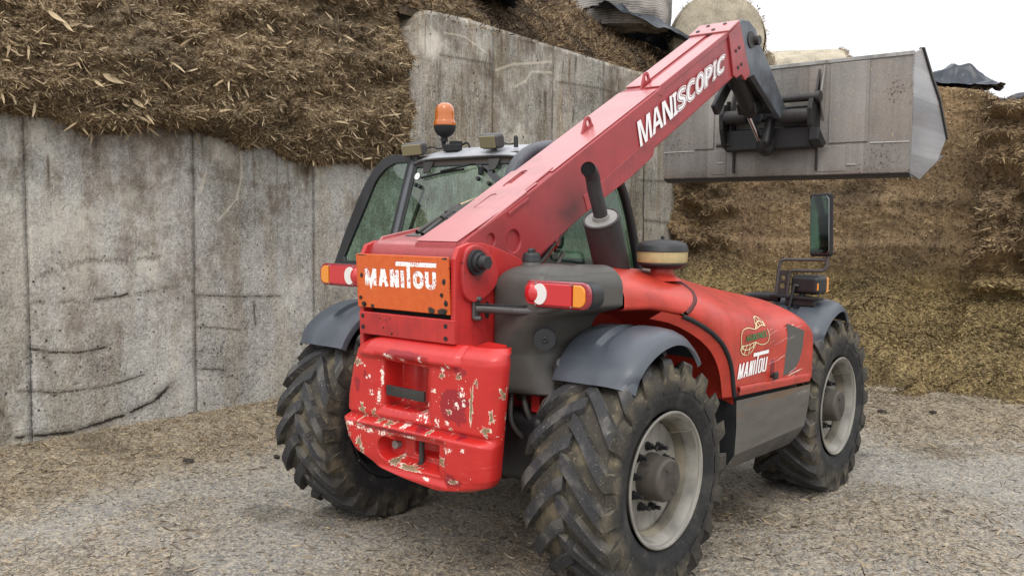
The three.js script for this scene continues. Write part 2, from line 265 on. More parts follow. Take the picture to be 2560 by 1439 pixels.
function wallPanels(thing, edges, H, tex, z0, z1, topOf, sd, rotEnd) {
  const mat = std({ map: tex.map, bumpMap: tex.bump, bumpScale: 0.006, roughness: 0.9, side: THREE.FrontSide });
  for (let e = 0; e < edges.length - 1; e++) {
    const za = edges[e] - 0.0008, zb = edges[e + 1] + 0.0008, n = Math.ceil((za - zb) / 0.045), m = Math.ceil(H / 0.05), off = 0.004 * (h2(e, 3, sd) - 0.5), rows = [];
    for (let j = -1; j <= m + 1; j++) {
      const r = [];
      for (let i = -1; i <= n + 1; i++) {
        const ii = clamp(i, 0, n), jj = clamp(j, 0, m), z = lerp(za, zb, ii / n), top = topOf(z), y = top * jj / m - 0.05 * (j < 0 ? 1 : 0);
        const edge = (i < 0 || i > n || j > m) ? 0.24 : (ii === 0 || ii === n || jj === m) ? 0.0005 + 0.004 * Math.pow(vn(y * 7, e, 33), 2) : 0;
        r.push([WX - edge + off + 0.03 * (fbm(z * 0.9, y * 0.9, 3, sd) - 0.5) + 0.014 * (fbm(z * 3.5, y * 3.5, 3, sd + 4) - 0.5), y, z]);
      }
      rows.push(r);
    }
    const g = grid(rows), p = g.attributes.position, uv = new Float32Array(p.count * 2);
    for (let i = 0; i < p.count; i++) { uv[2 * i] = (z0 - p.getZ(i)) / (z0 - z1); uv[2 * i + 1] = p.getY(i) / H; }
    g.setAttribute('uv', new THREE.BufferAttribute(uv, 2));
    part('wall_panel', thing, g, mat, true);
  }
}
{
  const stains = [[[[0.8, 1.15], [0.41, 1.13], [0.08, 1.15], [-0.47, 1.21]], 0.035, 0.75, '44,36,30'], [[[0.75, 1.33], [0.6, 1.4], [0.34, 1.46], [0.01, 1.45], [-0.28, 1.47]], 0.04, 0.8, '42,34,28'], [[[-0.28, 1.47], [-0.5, 1.4]], 0.03, 0.5, '48,40,32'], [[[-1.9, 2.3], [-1.9, 1.2]], 0.03, 0.4, '50,42,34'], [[[-1.3, 1.6], [-1.72, 1.2]], 0.3, 0.35, '74,62,50'], [[[0.85, 2.6], [0.85, 2.0]], 0.12, 0.4, '72,50,30'], [[[0.35, 2.55], [0.33, 1.9], [0.3, 1.2]], 0.08, 0.45, '60,44,28'], [[[-0.45, 2.6], [-0.46, 2.25]], 0.09, 0.5, '66,44,24'], [[[-1.25, 2.5], [-1.26, 2.1]], 0.12, 0.4, '66,48,30'],
    [[[-1.75, 2.4], [-1.8, 1.9]], 0.2, 0.35, '70,52,32'], [[[0.42, 1.86], [0.25, 1.99], [-0.04, 2.05], [-0.44, 2.08]], 0.07, 0.38, '80,62,44'], [[[0.12, 0.98], [0.1, 0.72]], 0.05, 0.45, '88,62,40'], [[[-0.53, 2.22], [-0.91, 2.14], [-1.42, 2.11], [-1.86, 2.08]], 0.05, 0.6, '70,52,34'],
    [[[-0.9, 1.79], [-1.42, 1.75], [-1.84, 1.73]], 0.05, 0.5, '70,54,38'], [[[0.65, 1.37], [0.34, 1.46], [0.01, 1.45], [-0.28, 1.47]], 0.06, 0.35, '58,46,36'], [[[0.9, 1.15], [0.9, 0.2]], 0.14, 0.35, '62,48,36'], [[[0.1, 1.1], [0.1, 0.6]], 0.06, 0.4, '66,52,38'], [[[-0.6, 1.1], [-0.62, 0.5]], 0.1, 0.3, '66,54,42'],
    [[[1.2, 2.6], [1.3, 0.2]], 0.3, 0.4, '64,50,38'], [[[-1.0, 1.5], [-1.02, 0.9]], 0.05, 0.35, '64,52,40'], [[[-1.6, 1.6], [-1.6, 1.15]], 0.16, 0.3, '70,56,42'], [[[0.82, 0.06], [0.2, 0.05], [-0.4, 0.1]], 0.1, 0.25, '170,160,146'], [[[-2.6, 2.4], [-2.6, 1.0]], 0.3, 0.35, '70,58,46']];
  const cracks = [[[[0.92, 0.12], [0.69, 0.1], [0.51, 0.09], [0.3, 0.12], [0.01, 0.17], [-0.21, 0.24], [-0.36, 0.36]], 0.018], [[[0.88, 0.47], [0.59, 0.42], [0.24, 0.42], [-0.11, 0.47]], 0.008], [[[0.82, 0.8], [0.67, 0.75], [0.42, 0.72], [0.21, 0.74]], 0.01], [[[0.3, 1.14], [0.08, 1.15], [0.02, 1.17]], 0.008],
    [[[-0.62, 1.12], [-1.05, 1.08], [-1.5, 1.06]], 0.009], [[[-0.62, 0.84], [-1.05, 0.77]], 0.006], [[[-0.62, 0.46], [-0.88, 0.42]], 0.008], [[[1.4, 0.9], [1.0, 0.3]], 0.008], [[[-1.2, 1.02], [-1.22, 0.8]], 0.008]];
  const pale = [[[[-1.08, 2.4], [-1.09, 2.19], [-1.03, 1.97], [-0.84, 1.78]], 0.014], [[[-0.72, 2.2], [-0.66, 2.02]], 0.02]];
  const z0 = 2.6, z1 = -3.3, H = 2.85, t = wallTextures(z0, z1, H, 2048, 1000, cracks, pale, stains, 0);
  const w = group('concrete_wall'); tag(w, 'low grey concrete wall under overhanging silage, nearest the left edge', 'concrete wall');
  wallPanels(w, [2.6, 2.15, 0.8, -0.6, -1.91, -3.28], H, t, z0, z1, () => 2.8, 11);
  part('wall_core', w, rbox(0.3, 2.7, 6.1, WX - 0.172, 1.35, -0.35, 0.005), std({ color: L3(0.2, 0.185, 0.165), roughness: 1 }));
  // taller wall behind the cab
  const stB = [[[[-3.3, 3.95], [-4.6, 3.98], [-6.5, 3.95], [-9, 3.9]], 0.22, 0.5, '186,180,172'], [[[-4.62, 3.5], [-4.61, 2.6]], 0.07, 0.6, '58,44,30'], [[[-5.84, 3.5], [-5.83, 2.6]], 0.05, 0.6, '52,40,30'], [[[-5.0, 3.35], [-4.98, 2.8]], 0.2, 0.4, '72,54,38'], [[[-4.67, 3.7], [-5.4, 3.72], [-5.8, 3.75]], 0.36, 0.4, '84,64,46'], [[[-6.1, 3.5], [-7, 3.5], [-7.6, 3.45]], 0.2, 0.5, '70,54,38'],
    [[[-3.5, 3.85], [-4.3, 3.75], [-4.6, 3.6]], 0.2, 0.35, '70,58,52'], [[[-8.05, 2.43], [-9.28, 2.45], [-10.11, 2.38]], 0.05, 0.6, '52,48,42'], [[[-8.18, 1.83], [-9.31, 1.77], [-10.22, 1.69]], 0.06, 0.6, '52,48,42'], [[[-9.3, 1.4], [-10.2, 1.1]], 0.5, 0.5, '50,44,40'], [[[-3.28, 2.4], [-10.4, 2.2]], 1.6, 0.14, '120,100,76']];
  const crB = [[[[-8.18, 2.6], [-8.18, 1.4]], 0.012], [[[-9.29, 2.45], [-9.26, 1.3]], 0.014], [[[-3.7, 3.66], [-4.6, 3.68]], 0.008], [[[-8.05, 2.43], [-9.28, 2.45], [-10.11, 2.38]], 0.01], [[[-8.18, 1.83], [-9.31, 1.77], [-10.22, 1.69]], 0.012], [[[-5.98, 3.64], [-6.93, 3.67], [-7.56, 3.63]], 0.009]];
  const plB = [[[[-4.67, 3.62], [-5.0, 3.74], [-5.13, 3.76], [-5.8, 3.88]], 0.02], [[[-5.05, 3.47], [-5.25, 3.56], [-5.38, 3.7], [-5.8, 3.74]], 0.02], [[[-3.76, 3.92], [-4.1, 3.93], [-4.5, 3.8]], 0.012]];
  const b0 = -3.2, b1 = -11.6, HB = 4.2, tb = wallTextures(b0, b1, HB, 2048, 1024, crB, plB, stB, 1);
  const wb = group('concrete_wall'); tag(wb, 'tall concrete bunker wall with streaked brown face behind the cab and boom', 'concrete wall');
  const topB = (z) => interp([[-11.6, 3.98], [-9, 4.02], [-7.2, 4.05], [-5.5, 4.1], [-4.2, 4.14], [-3.5, 4.12], [-3.36, 4.08], [-3.27, 4.0], [-3.22, 3.9], [-3.2, 3.78]], z);
  wallPanels(wb, [-3.2, -4.62, -5.84, -7.02, -8.18, -9.28, -10.4, -11.6], HB, tb, b0, b1, topB, 23);
  part('wall_core', wb, rbox(0.3, 3.7, 8.2, WX - 0.172, 1.9, -7.45, 0.005), std({ color: L3(0.16, 0.14, 0.12), roughness: 1 }));
}

// ---------------------------------------------------------------- silage, straw, bales, sheets
// a bent, tapering blade one unit long (along +z), one unit wide
function bladeGeo(bend, tw) {
  const rows = []; for (let i = 0; i <= 3; i++) { const t = i / 3, w = 0.5 * Math.min(1, 1.5 - 1.3 * t) * (i === 0 ? 0.6 : 1), a = tw * t, y = bend * t * t; rows.push([[-w * Math.cos(a), y - w * Math.sin(a) * 0.4, t], [w * Math.cos(a), y + w * Math.sin(a) * 0.4, t]]); }
  return grid(rows);
}
const bladeGeos = [bladeGeo(0.12, 0.3), bladeGeo(-0.2, 0.9), bladeGeo(0.3, -0.6)];
const bladeMat = std({ color: L3(1, 1, 1), roughness: 0.85 });
// scatter: spot() -> { p, n, dir, len, wid, col } or null
function strands(name, parent, count, spot) {
  const list = []; let guard = 0;
  while (list.length < count && guard++ < count * 6) { const s = spot(); if (s) list.push(s); }
  const root = group(name, parent), X = V(), Y = V(), Z = V(), mt = new THREE.Matrix4(), c = new THREE.Color();
  const per = [[], [], []]; list.forEach((s, i) => per[i % 3].push(s));
  per.forEach((L, q) => {
    const im = new THREE.InstancedMesh(bladeGeos[q], bladeMat, L.length); im.name = numbered('strand'); im.userData.kind = 'stuff'; im.castShadow = im.receiveShadow = true;
    L.forEach((s, i) => {
      Z.copy(s.dir).normalize(); X.crossVectors(s.n, Z); if (X.lengthSq() < 1e-6) X.set(1, 0, 0); X.normalize(); Y.crossVectors(Z, X);
      mt.makeBasis(X.multiplyScalar(s.wid), Y.multiplyScalar(s.len), Z.multiplyScalar(s.len)).setPosition(s.p); im.setMatrixAt(i, mt); im.setColorAt(i, c.setRGB(...s.col));
    });
    root.add(im);
  });
  root.userData.kind = 'stuff'; return root;
}
const tone = (t, warm = 0) => { // dark humus -> pale straw
  const T = [[0.045, 0.031, 0.019], [0.14, 0.096, 0.054], [0.265, 0.192, 0.11], [0.42, 0.325, 0.2], [0.6, 0.5, 0.34]]; const k = clamp(t, 0, 0.999) * 4, i = Math.floor(k), f = k - i;
  return T[i].map((a, q) => lerp(a, T[i + 1][q], f) * (q === 0 ? 1 + 0.15 * warm : q === 2 ? 1 - 0.2 * warm : 1));
};
// fibrous base texture, two metres
const silTex = dataTex(1024, 1024, (u, v) => {
  const a = fbm(u * 10, v * 10, 4, 301, 10), f1 = vn(u * 90 + 2 * vn(u * 20, v * 20, 4, 20), v * 300, 302, 0), f2 = vn(u * 300, v * 90, 303), f3 = vn(u * 400, v * 400, 304);
  return tone(0.4 + 0.5 * (a - 0.4) + 0.5 * (f1 * f2 - 0.2) + 0.5 * (f3 - 0.45));
});
const silFine = dataTex(1024, 1024, (u, v) => {
  const a = fbm(u * 8, v * 8, 4, 311, 8), f1 = vn(u * 230, v * 330, 312), f3 = vn(u * 420, v * 420, 314), st = fbm(u * 60, v * 2.5, 3, 315);
  const c = tone(0.5 + 0.3 * (a - 0.45) + 0.42 * (f1 - 0.5) + 0.4 * (f3 - 0.5) + 0.2 * (st - 0.5)); return [c[0], c[1] * 0.96, c[2] * 0.84];
});
function surfMesh(name, parent, rows, mat, uvOf, colOf) {
  const g = grid(rows), p = g.attributes.position, uv = new Float32Array(p.count * 2), col = colOf ? new Float32Array(p.count * 3) : null;
  for (let i = 0; i < p.count; i++) { const q = [p.getX(i), p.getY(i), p.getZ(i)], t = uvOf(q); uv[2 * i] = t[0]; uv[2 * i + 1] = t[1]; if (col) col.set(colOf(q), i * 3); }
  g.setAttribute('uv', new THREE.BufferAttribute(uv, 2)); if (col) g.setAttribute('color', new THREE.BufferAttribute(col, 3));
  return part(name, parent, g, mat, true);
}
const silMat = std({ map: silTex, roughness: 0.95, bumpMap: silTex, bumpScale: 0.02, vertexColors: true });
const silMatF = std({ map: silFine, roughness: 0.95, bumpMap: silFine, bumpScale: 0.012, vertexColors: true });

{ // ---- left: brown silage hanging over the low wall
  const bot = (z) => interp([[-3.2, 2.5], [-2.8, 2.44], [-2.58, 2.35], [-2.47, 2.41], [-1.91, 2.34], [-1.6, 2.37], [-1.35, 2.51], [-1.07, 2.43], [-1.02, 2.48], [-0.53, 2.56], [-0.21, 2.57], [0.08, 2.48], [0.42, 2.46], [0.62, 2.57], [0.99, 2.56], [3, 2.5]], z) + 0.05 * (fbm(z * 6, 1, 3, 8) - 0.5);
  const rough = (z, y) => {
    const w = fbm(z * 1.2, y * 1.2, 3, 12), st = vn(z * 1.6 + 3 * w, (y + 0.16 * z) * 6.5 + 2.2 * w, 13), lump = fbm(z * 2.1 + 3, y * 2.8, 4, 14), fine = fbm(z * 11, y * 15, 3, 15);
    const ledge = Math.pow(st, 1.5);
    return 0.3 * (lump - 0.45) + 0.2 * (ledge - 0.35) + 0.15 * (fine - 0.5) + 0.05 * (vn(z * 26, y * 34, 16) - 0.5);
  };
  const X = (z, v, y) => { const lip = interp([[0, -0.02], [0.015, 0.1], [0.05, 0.17], [0.12, 0.2], [0.35, 0.1], [1, -0.16]], v), end = sstep(-2.85, -3.32, z); return WX + 0.03 + lip + rough(z, y) * Math.min(1, 0.35 + v * 9) - 0.3 * end * end; };
  const heap = group('silage_heap'); tag(heap, 'brown fibrous silage heap hanging over the top of the low grey wall at left', 'silage heap');
  const Y = (z, v) => lerp(bot(z), interp([[-3.3, 5], [0.2, 4.6], [0.9, 4.2], [1.5, 3.95], [2.6, 3.7]], z) - 0.1 * fbm(z, 3, 3, 9), v);
  const rows = [], nz = 330, nv = 130;
  for (let j = -2; j <= nv + 3; j++) { const r = []; for (let i = 0; i <= nz + 4; i++) {
    const z = 2.6 - 5.86 * Math.min(i, nz) / nz, v = clamp(j / nv), y = Y(z, v), over = Math.max(0, i - nz);
    let x = X(z, v, y), yy = y; if (j < 0) { x = Math.min(x, WX - 0.05 * -j); yy = y + 0.03 * -j; } if (j > nv) { x -= 1.2 * (j - nv); yy += 0.1 * fbm(z, j, 2, 4); }
    r.push([x - over * 0.22, yy, z - 0.02 * Math.min(over, 1)]);
  } rows.push(r); }
  const dk = (q) => { const k = clamp(0.9 + 1.1 * (fbm(q[2] * 1.7 + 9, q[1] * 4.5, 4, 214) - 0.5) - 0.45 * sstep(0.6, 0.75, fbm(q[2] * 1.3 + 1, q[1] * 1.6, 3, 99)), 0.4, 1.3); return [k, k, k]; };
  surfMesh('silage_mass', heap, rows, silMat, (q) => [q[2] / 2, q[1] / 2], dk);
  const spot = (big) => () => {
    const z = rr(-3.27, 1.6), v = Math.pow(rnd(), 1.25), y = Y(z, v), x = X(z, v, y), e = 0.012;
    const dxz = (X(z + e, v, y) - X(z - e, v, y)) / (2 * e), dxy = (X(z, v, y + e) - X(z, v, y - e)) / (2 * e), n = V(1, -dxy, -dxz).normalize();
    const dir = V(rr(-0.1, 0.75), rr(-1, 0.5) * 0.8, rr(-1, 1) * 1.1).normalize(); dir.addScaledVector(n, rr(-0.05, 0.5) - dir.dot(n) * 0.6).normalize();
    const light = rnd(), dark = sstep(0.58, 0.72, fbm(z * 1.3 + 1, y * 1.6, 3, 99));
    if (rnd() < dark * 0.55) return null;
    const len = big ? rr(0.06, 0.15) : rr(0.018, 0.065);
    return { p: V(x - 0.006, y, z), n, dir, len, wid: big ? rr(0.006, 0.017) : rr(0.004, 0.01), col: tone(big ? 0.5 + 0.45 * light : (light < 0.26 ? 0.6 + 0.35 * rnd() : 0.1 + 0.42 * rnd()) - 0.1 * dark, 0.05 + 0.3 * rnd()) };
  };
  strands('silage_fibres', heap, 120000, spot(false));
  strands('silage_leaves', heap, 2400, spot(true));
  // the few large pale husks one can pick out
  const huskMat = std({ color: L3(0.52, 0.4, 0.24), roughness: 0.8, map: gGrey });
  const husk = (z, y, len, ang, curl) => {
    const v = (y - bot(z)) / (5.0 - bot(z)), x = X(z, v, y) + 0.04, rows = [];
    for (let i = 0; i <= 7; i++) { const t = i / 7, w = 0.17 * len * Math.sin(Math.PI * Math.pow(t, 0.75) * 0.96 + 0.06); rows.push([-1, -0.3, 0.35, 1].map((s) => { const a = (t - 0.5) * len, b = s * w, k = curl * (t * t - 0.2) + 0.3 * s * s * w; return [x + k, y + a * Math.sin(ang) + b * Math.cos(ang), z - (a * Math.cos(ang) - b * Math.sin(ang))]; })); }
    const hm = part('husk', heap, grid(rows), huskMat); return hm;
  };
  [[0.66, 3.27, 0.12, -0.9, 0.12], [0.57, 3.22, 0.1, -1.3, 0.1], [0.5, 3.25, 0.08, 0.3, 0.05], [0.28, 2.86, 0.14, -0.5, 0.08], [0.36, 2.82, 0.08, -0.8, 0.05], [-0.77, 2.86, 0.13, -1.15, 0.05], [-0.02, 2.73, 0.1, -1.0, 0.05], [0.05, 2.7, 0.11, -0.75, 0.07], [-1.35, 3.55, 0.09, -1.0, 0.05], [-2.0, 2.55, 0.09, -1.3, 0.05]].forEach((a) => husk(...a));
}
{ // ---- heap behind the tall wall
  const Hh = (x, z) => { const d = -3.97 - x; const n = fbm(x * 1.1, z * 1.1, 4, 201), f = fbm(x * 4, z * 4, 3, 202); return 4.09 - 0.06 * sstep(-6, -11, z) + interp([[0, 0], [0.1, 0.1], [0.4, 0.42], [0.8, 0.8], [1.3, 0.95], [2.2, 1.1], [5, 1.2]], d) * interp([[-12.5, 0.8], [-10.5, 0.85], [-9.4, 1.0], [-8.2, 1.12], [-6.5, 0.98], [-5, 0.75], [-3.3, 0.6]], z) + 0.9 * (n - 0.5) * sstep(0, 0.5, d) + 0.34 * (f - 0.5) * sstep(-0.1, 0.2, d); };
  const heap = group('silage_heap'); tag(heap, 'dark brown silage piled above the top edge of the tall wall', 'silage heap');
  const rows = []; for (let j = 0; j <= 200; j++) { const r = []; for (let i = 0; i <= 100; i++) { const x = -3.96 - 5.5 * Math.pow(i / 100, 1.3), z = -13.5 + 10.4 * j / 200; r.push([x, i ? Hh(x, z) : 4.02 - 0.06 * sstep(-6, -11, z), z]); } rows.push(r); }
  const dk = (q) => { const k = clamp(0.4 + 1.5 * (fbm(q[0] * 2, q[2] * 2, 3, 203) - 0.45), 0.16, 1.0), w = sstep(0.1, -0.06, q[0] + 4.1); return [k * lerp(0.55, 1, w), k * lerp(0.5, 0.96, w), k * lerp(0.45, 0.92, w)]; };
  surfMesh('silage_mass', heap, rows, silMat, (q) => [q[0] / 2, q[2] / 2], dk);
  strands('silage_fibres', heap, 26000, () => {
    const z = rr(-11.5, -3.2), x = -3.98 - 1.9 * Math.pow(rnd(), 1.2), e = 0.03, y = Hh(x, z), n = V(-(Hh(x + e, z) - Hh(x - e, z)) / (2 * e), 1, -(Hh(x, z + e) - Hh(x, z - e)) / (2 * e)).normalize();
    const dir = V(rr(-1, 1), rr(-0.2, 0.2), rr(-1, 1)).normalize(); dir.addScaledVector(n, rr(0.02, 0.5) - dir.dot(n)).normalize();
    return { p: V(x, y, z), n, dir, len: rr(0.05, 0.15), wid: rr(0.006, 0.013), col: tone((0.04 + 0.62 * Math.pow(rnd(), 1.8)) * sstep(0.36, 0.56, fbm(x * 2.2, z * 2.2, 3, 203)) + 0.03, 0.4) };
  });
}
{ // ---- right: cut silage face with loose material at its foot
  const face = (x, y) => -9.25 + 0.95 * sstep(0.5, 0.74, x + 0.1 * (fbm(y * 2.5, 1, 3, 40) - 0.5) * 2) + 0.2 * sstep(-2.95, -3.5, x) + 0.12 * sstep(0.12, 0.0, Math.abs(x + 2.45)) * 0;
  const topY = (x) => interp([[-4, 3.85], [-1, 3.76], [-0.1, 3.66], [0.55, 3.52], [0.75, 3.3], [2.2, 3.2], [5, 3.1]], x) + 0.06 * (fbm(x * 5, 2, 3, 41) - 0.5);
  const foot = (x) => interp([[-4, -5.4], [-1, -5.7], [0.24, -5.9], [1.58, -6.35], [3, -6.7], [6, -7]], x) + 0.3 * (fbm(x * 2, 5, 3, 42) - 0.5);
  const rgh = (x) => Math.max(sstep(0.48, 0.72, x), sstep(-2.7, -3.2, x) * 0.9, 0.07);
  // s: 0 foot .. 0.45 top of loose slope .. 0.8 top edge .. 1 back over the top
  const zFace = (x, y, T) => {
    const r = rgh(x + 0.12 * (fbm(y * 3, x, 3, 46) - 0.5)), st = vn(x * 2.2, y * 6.5 + 2 * fbm(x * 2, y, 3, 49), 47), stripe = 0.035 * (vn(x * 7, y * 0.4, 48) - 0.5) + 0.025 * (vn(x * 20, y * 0.7, 51) - 0.5), shelf = 0.08 * sstep(2.26, 2.1, y + 0.16 * (fbm(x * 2, 1, 3, 58) - 0.5)) + 0.06 * sstep(1.6, 1.5, y);
    return face(x, y) + 0.02 - 0.12 * (y - 1) / 2.6 + r * (0.45 * (st - 0.5) + 0.55 * (fbm(x * 2.5, y * 3, 4, 50) - 0.45)) + (1 - r) * (stripe + shelf + 0.06 * (fbm(x * 6, y * 8, 3, 52) - 0.5) + 0.03 * (vn(x * 30, y * 34, 59) - 0.5));
  };
  const P = (x, s) => {
    const ft = foot(x), tal = 0.98 + 0.35 * (fbm(x * 1.4, 8, 3, 43) - 0.5) + 0.3 * sstep(-1.5, -3.5, x), T = topY(x); let y, z;
    if (s < 0.45) { const t = s / 0.45; z = lerp(ft, zFace(x, tal, T), t); y = tal * (0.12 * t + 0.88 * Math.pow(t, 1.7)) - 0.03 * (1 - t); const b = sstep(0, 0.15, t) * sstep(1.0, 0.85, t); y += b * (0.36 * (fbm(x * 1.1, z * 1.1, 4, 44) - 0.5) + 0.36 * (fbm(x * 3.4, z * 3.4, 4, 45) - 0.5)); }
    else if (s < 0.85) { const t = (s - 0.45) / 0.4; y = lerp(tal, T, t); z = zFace(x, y, T); }
    else { const t = (s - 0.85) / 0.15; y = T + 0.25 * t - 0.03 * sstep(0, 0.1, t) + 0.12 * (fbm(x * 2, t * 4, 3, 53) - 0.5) * sstep(0, 0.2, t); z = zFace(x, T, T) - 5 * t; }
    return [x, y, z];
  };
  const pile = group('silage_clamp'); tag(pile, 'large olive brown silage clamp with cut face and loose slope behind the bucket', 'silage clamp');
  const rows = [], nx = 240, ns = 230; for (let j = 0; j <= ns; j++) { const r = []; for (let i = 0; i <= nx; i++) r.push(P(-4.2 + 8.4 * i / nx, j / ns)); rows.push(r); }
  const col = (q) => {
    const [x, y, z] = q, a = fbm(x * 1.6, y * 2 + z * 0.4, 4, 401); let k = 0.7 + 0.8 * (a - 0.45), R = 1, G = 1, B = 1;
    const band = sstep(0.28, 0.12, Math.abs(x + 2.62)) * sstep(0.9, 1.2, y); G -= 0.04 * band; k *= 1 - 0.12 * band;
    const wet = sstep(0.5, 0.62, fbm(x * 0.7 + 4, y * 2.2, 3, 402)) * sstep(1.9, 2.2, y) * sstep(2.75, 2.45, y); k *= 1 - 0.4 * wet;
    const olive = sstep(1.5, 0.9, y); R += 0.02; G -= 0.03; R -= 0.05 * olive; B -= 0.2 * olive; k *= 1 - 0.06 * olive; const st = vn(x * 9, y * 0.5, 403); if (y > 1) k *= 0.86 + 0.26 * (0.6 * st + 0.4 * vn(x * 28, y * 0.9, 404)); else k *= 0.8 + 0.4 * fbm(x * 2.6 + 7, z * 2.6, 4, 445);
    return [R * k, G * k, B * k];
  };
  surfMesh('silage_mass', pile, rows, silMatF, (q) => [q[0] / 1.6, (q[1] - q[2] * 0.8) / 1.6], col);
  strands('silage_fibres', pile, 150000, () => {
    const x = rr(-4, 3.3), s = rnd() < 0.62 ? 0.45 * Math.pow(rnd(), 0.8) : rr(0.43, 0.88), r = s > 0.45 ? rgh(x) : 1; if (rnd() > 0.5 + 0.5 * r) return null;
    const a = P(x, s), b = P(x + 0.02, s), c = P(x, s + 0.003), n = V(b[0] - a[0], b[1] - a[1], b[2] - a[2]).cross(V(c[0] - a[0], c[1] - a[1], c[2] - a[2])).normalize(); if (n.z < 0 && n.y < 0.2) n.negate(); if (n.y < -0.3) n.negate();
    const dir = V(rr(-1, 1), rr(-0.8, 0.3), rr(-0.3, 1)).normalize(); dir.addScaledVector(n, rr(-0.02, 0.4) - dir.dot(n)).normalize();
    const k = tone(rnd() < 0.3 ? 0.55 + 0.4 * rnd() : 0.06 + 0.34 * rnd(), 0.25), cc = col(a); return { p: V(...a), n, dir, len: (s > 0.45 && r > 0.5 ? rr(0.04, 0.12) : rr(0.018, 0.055)), wid: rr(0.007, 0.015), col: [k[0] * Math.min(cc[0], 1.2), k[1] * Math.min(cc[1], 1.2), k[2] * Math.min(cc[2], 1.2) * 0.88] };
  });
  // ---- loose straw on the yard
  const dead = (x, z) => (Math.hypot((x - 0.94) / 0.26, z / 0.2) < 1) || (Math.hypot((x + 0.94) / 0.26, z / 0.2) < 1);
  const litter = group('loose_straw'); tag(litter, 'chopped straw and chips scattered thinly over the grey yard', 'loose straw'); litter.userData.kind = 'stuff';
  strands('straw_chips', litter, 130000, () => {
    const d = 2.6 + 9 * Math.pow(rnd(), 0.72), a = 0.68656 + rr(-0.62, 0.62), x = 3.237 - Math.sin(a) * d, z = 3.732 - Math.cos(a) * d;
    if (x < WX + 0.03 || z < -7.5 || dead(x, z)) return null; const L = litterAt(x, z), n = fbm(x * 6, z * 6, 2, 61); if (rnd() > 0.12 + 0.95 * L * (0.45 + n)) return null;
    const an = rr(0, 7), wall = sstep(-2.2, -3.4, x); const big = rnd() < 0.04;
    return { p: V(x, groundY(x, z) + 0.003 + 0.012 * rnd() * (0.4 + L), z), n: V(rr(-0.3, 0.3), 1, rr(-0.3, 0.3)).normalize(), dir: V(Math.cos(an), rr(-0.05, 0.22), Math.sin(an)), len: big ? rr(0.045, 0.085) : rr(0.01, 0.036), wid: big ? rr(0.004, 0.009) : rr(0.0025, 0.007), col: (() => { const q = tone(rnd() < 0.26 ? rr(0.03, 0.22) : 0.3 + 0.55 * rnd(), 0.2), gr = 0.55 * rnd() * (1 - 0.8 * wall), m = (q[0] + q[1] + q[2]) / 3; return q.map((a) => lerp(a, m, gr) * 0.92); })() };
  });
  const clod = (x, z, r, lab) => { const g = new THREE.IcosahedronGeometry(r, 3), p = g.attributes.position; for (let i = 0; i < p.count; i++) { const q = V().fromBufferAttribute(p, i), k = 0.65 + 0.8 * fbm(q.x / r + 3 + x * 7, q.y / r * 1.3 + q.z / r, 3, 77); p.setXYZ(i, q.x * k * 1.3, q.y * k * 0.7, q.z * k); } g.computeVertexNormals(); tag(mesh('silage_clod', at(g, x, r * 0.35, z), silMat.clone ? std({ color: L3(0.035, 0.028, 0.022), roughness: 1 }) : null), lab, 'clod'); };
  clod(-2.712, 0.22, 0.032, 'black lump lying on the straw in front of the low grey wall');
  clod(-2.35, -0.3, 0.02, 'small dark crumb on the ground left of the left rear tyre');
  clod(0.62, -5.05, 0.03, 'dark lump nearest the front wheel at the foot of the silage slope');
  clod(1.0, -5.35, 0.026, 'dark lump farther right at the foot of the silage slope');
}
function bale(name, label, [cx, cy, cz], r, len, yaw, tilt, matS, fringe, endM, grp) { // round bale; axis along local x
  const b = group(name); tag(b, label, 'round bale', grp); b.position.set(cx, cy, cz); b.rotation.set(0, yaw, tilt, 'YXZ');
  const rows = [], nu = 40, na = 90; for (let i = 0; i <= nu; i++) { const t = i / nu * 2 - 1, e = 1 - 0.06 * Math.pow(Math.abs(t), 8), row = []; for (let k = 0; k <= na; k++) { const a = k / na * 2 * Math.PI, rrad = r * e * (1 + 0.05 * (fbm(t * 2 + 5, Math.cos(a) * 2 + Math.sin(a) * 1.3 + 8, 3, 500 + cx | 0) - 0.5) + 0.012 * (vn(t * 30, a * 12, 501) - 0.5)); row.push([t * len / 2, rrad * Math.sin(a), rrad * Math.cos(a)]); } rows.push(row); }
  const g = grid(rows), p = g.attributes.position, uv = new Float32Array(p.count * 2); for (let i = 0; i < p.count; i++) { uv[2 * i] = p.getX(i) / 1.2; uv[2 * i + 1] = (i % (na + 1)) / na * 4; } g.setAttribute('uv', new THREE.BufferAttribute(uv, 2));
  part('net_wrap', b, g, matS, true);
  for (const s of [-1, 1]) { const er = []; for (let i = 0; i <= 14; i++) { const q = i / 14, row = []; for (let k = 0; k <= 60; k++) { const a = k / 60 * 2 * Math.PI; row.push([s * len / 2 * (1.0 + 0.03 * (1 - q * q)) + 0.05 * (fbm(q * 9 + 2, a * 2.4, 3, 510) - 0.5), r * 0.93 * q * Math.sin(a), r * 0.93 * q * Math.cos(a)]); } er.push(row); } part('bale_end', b, grid(er), endM); }
  if (fringe) strands('straw_fringe', b, fringe, () => { const s = rnd() < 0.5 ? -1 : 1, a = rr(0, 6.283), q = rr(0.9, 1.0), d = V(s * rr(0.1, 1), Math.sin(a) * rr(-0.3, 0.9), Math.cos(a) * rr(-0.3, 0.9)).normalize(); return { p: V(s * len / 2 * rr(0.93, 1.0), r * q * Math.sin(a), r * q * Math.cos(a)), n: V(0, 0.3, 1).normalize(), dir: d, len: rr(0.03, 0.09), wid: rr(0.004, 0.008), col: tone(rr(0.4, 0.85)) }; });
  return b;
}
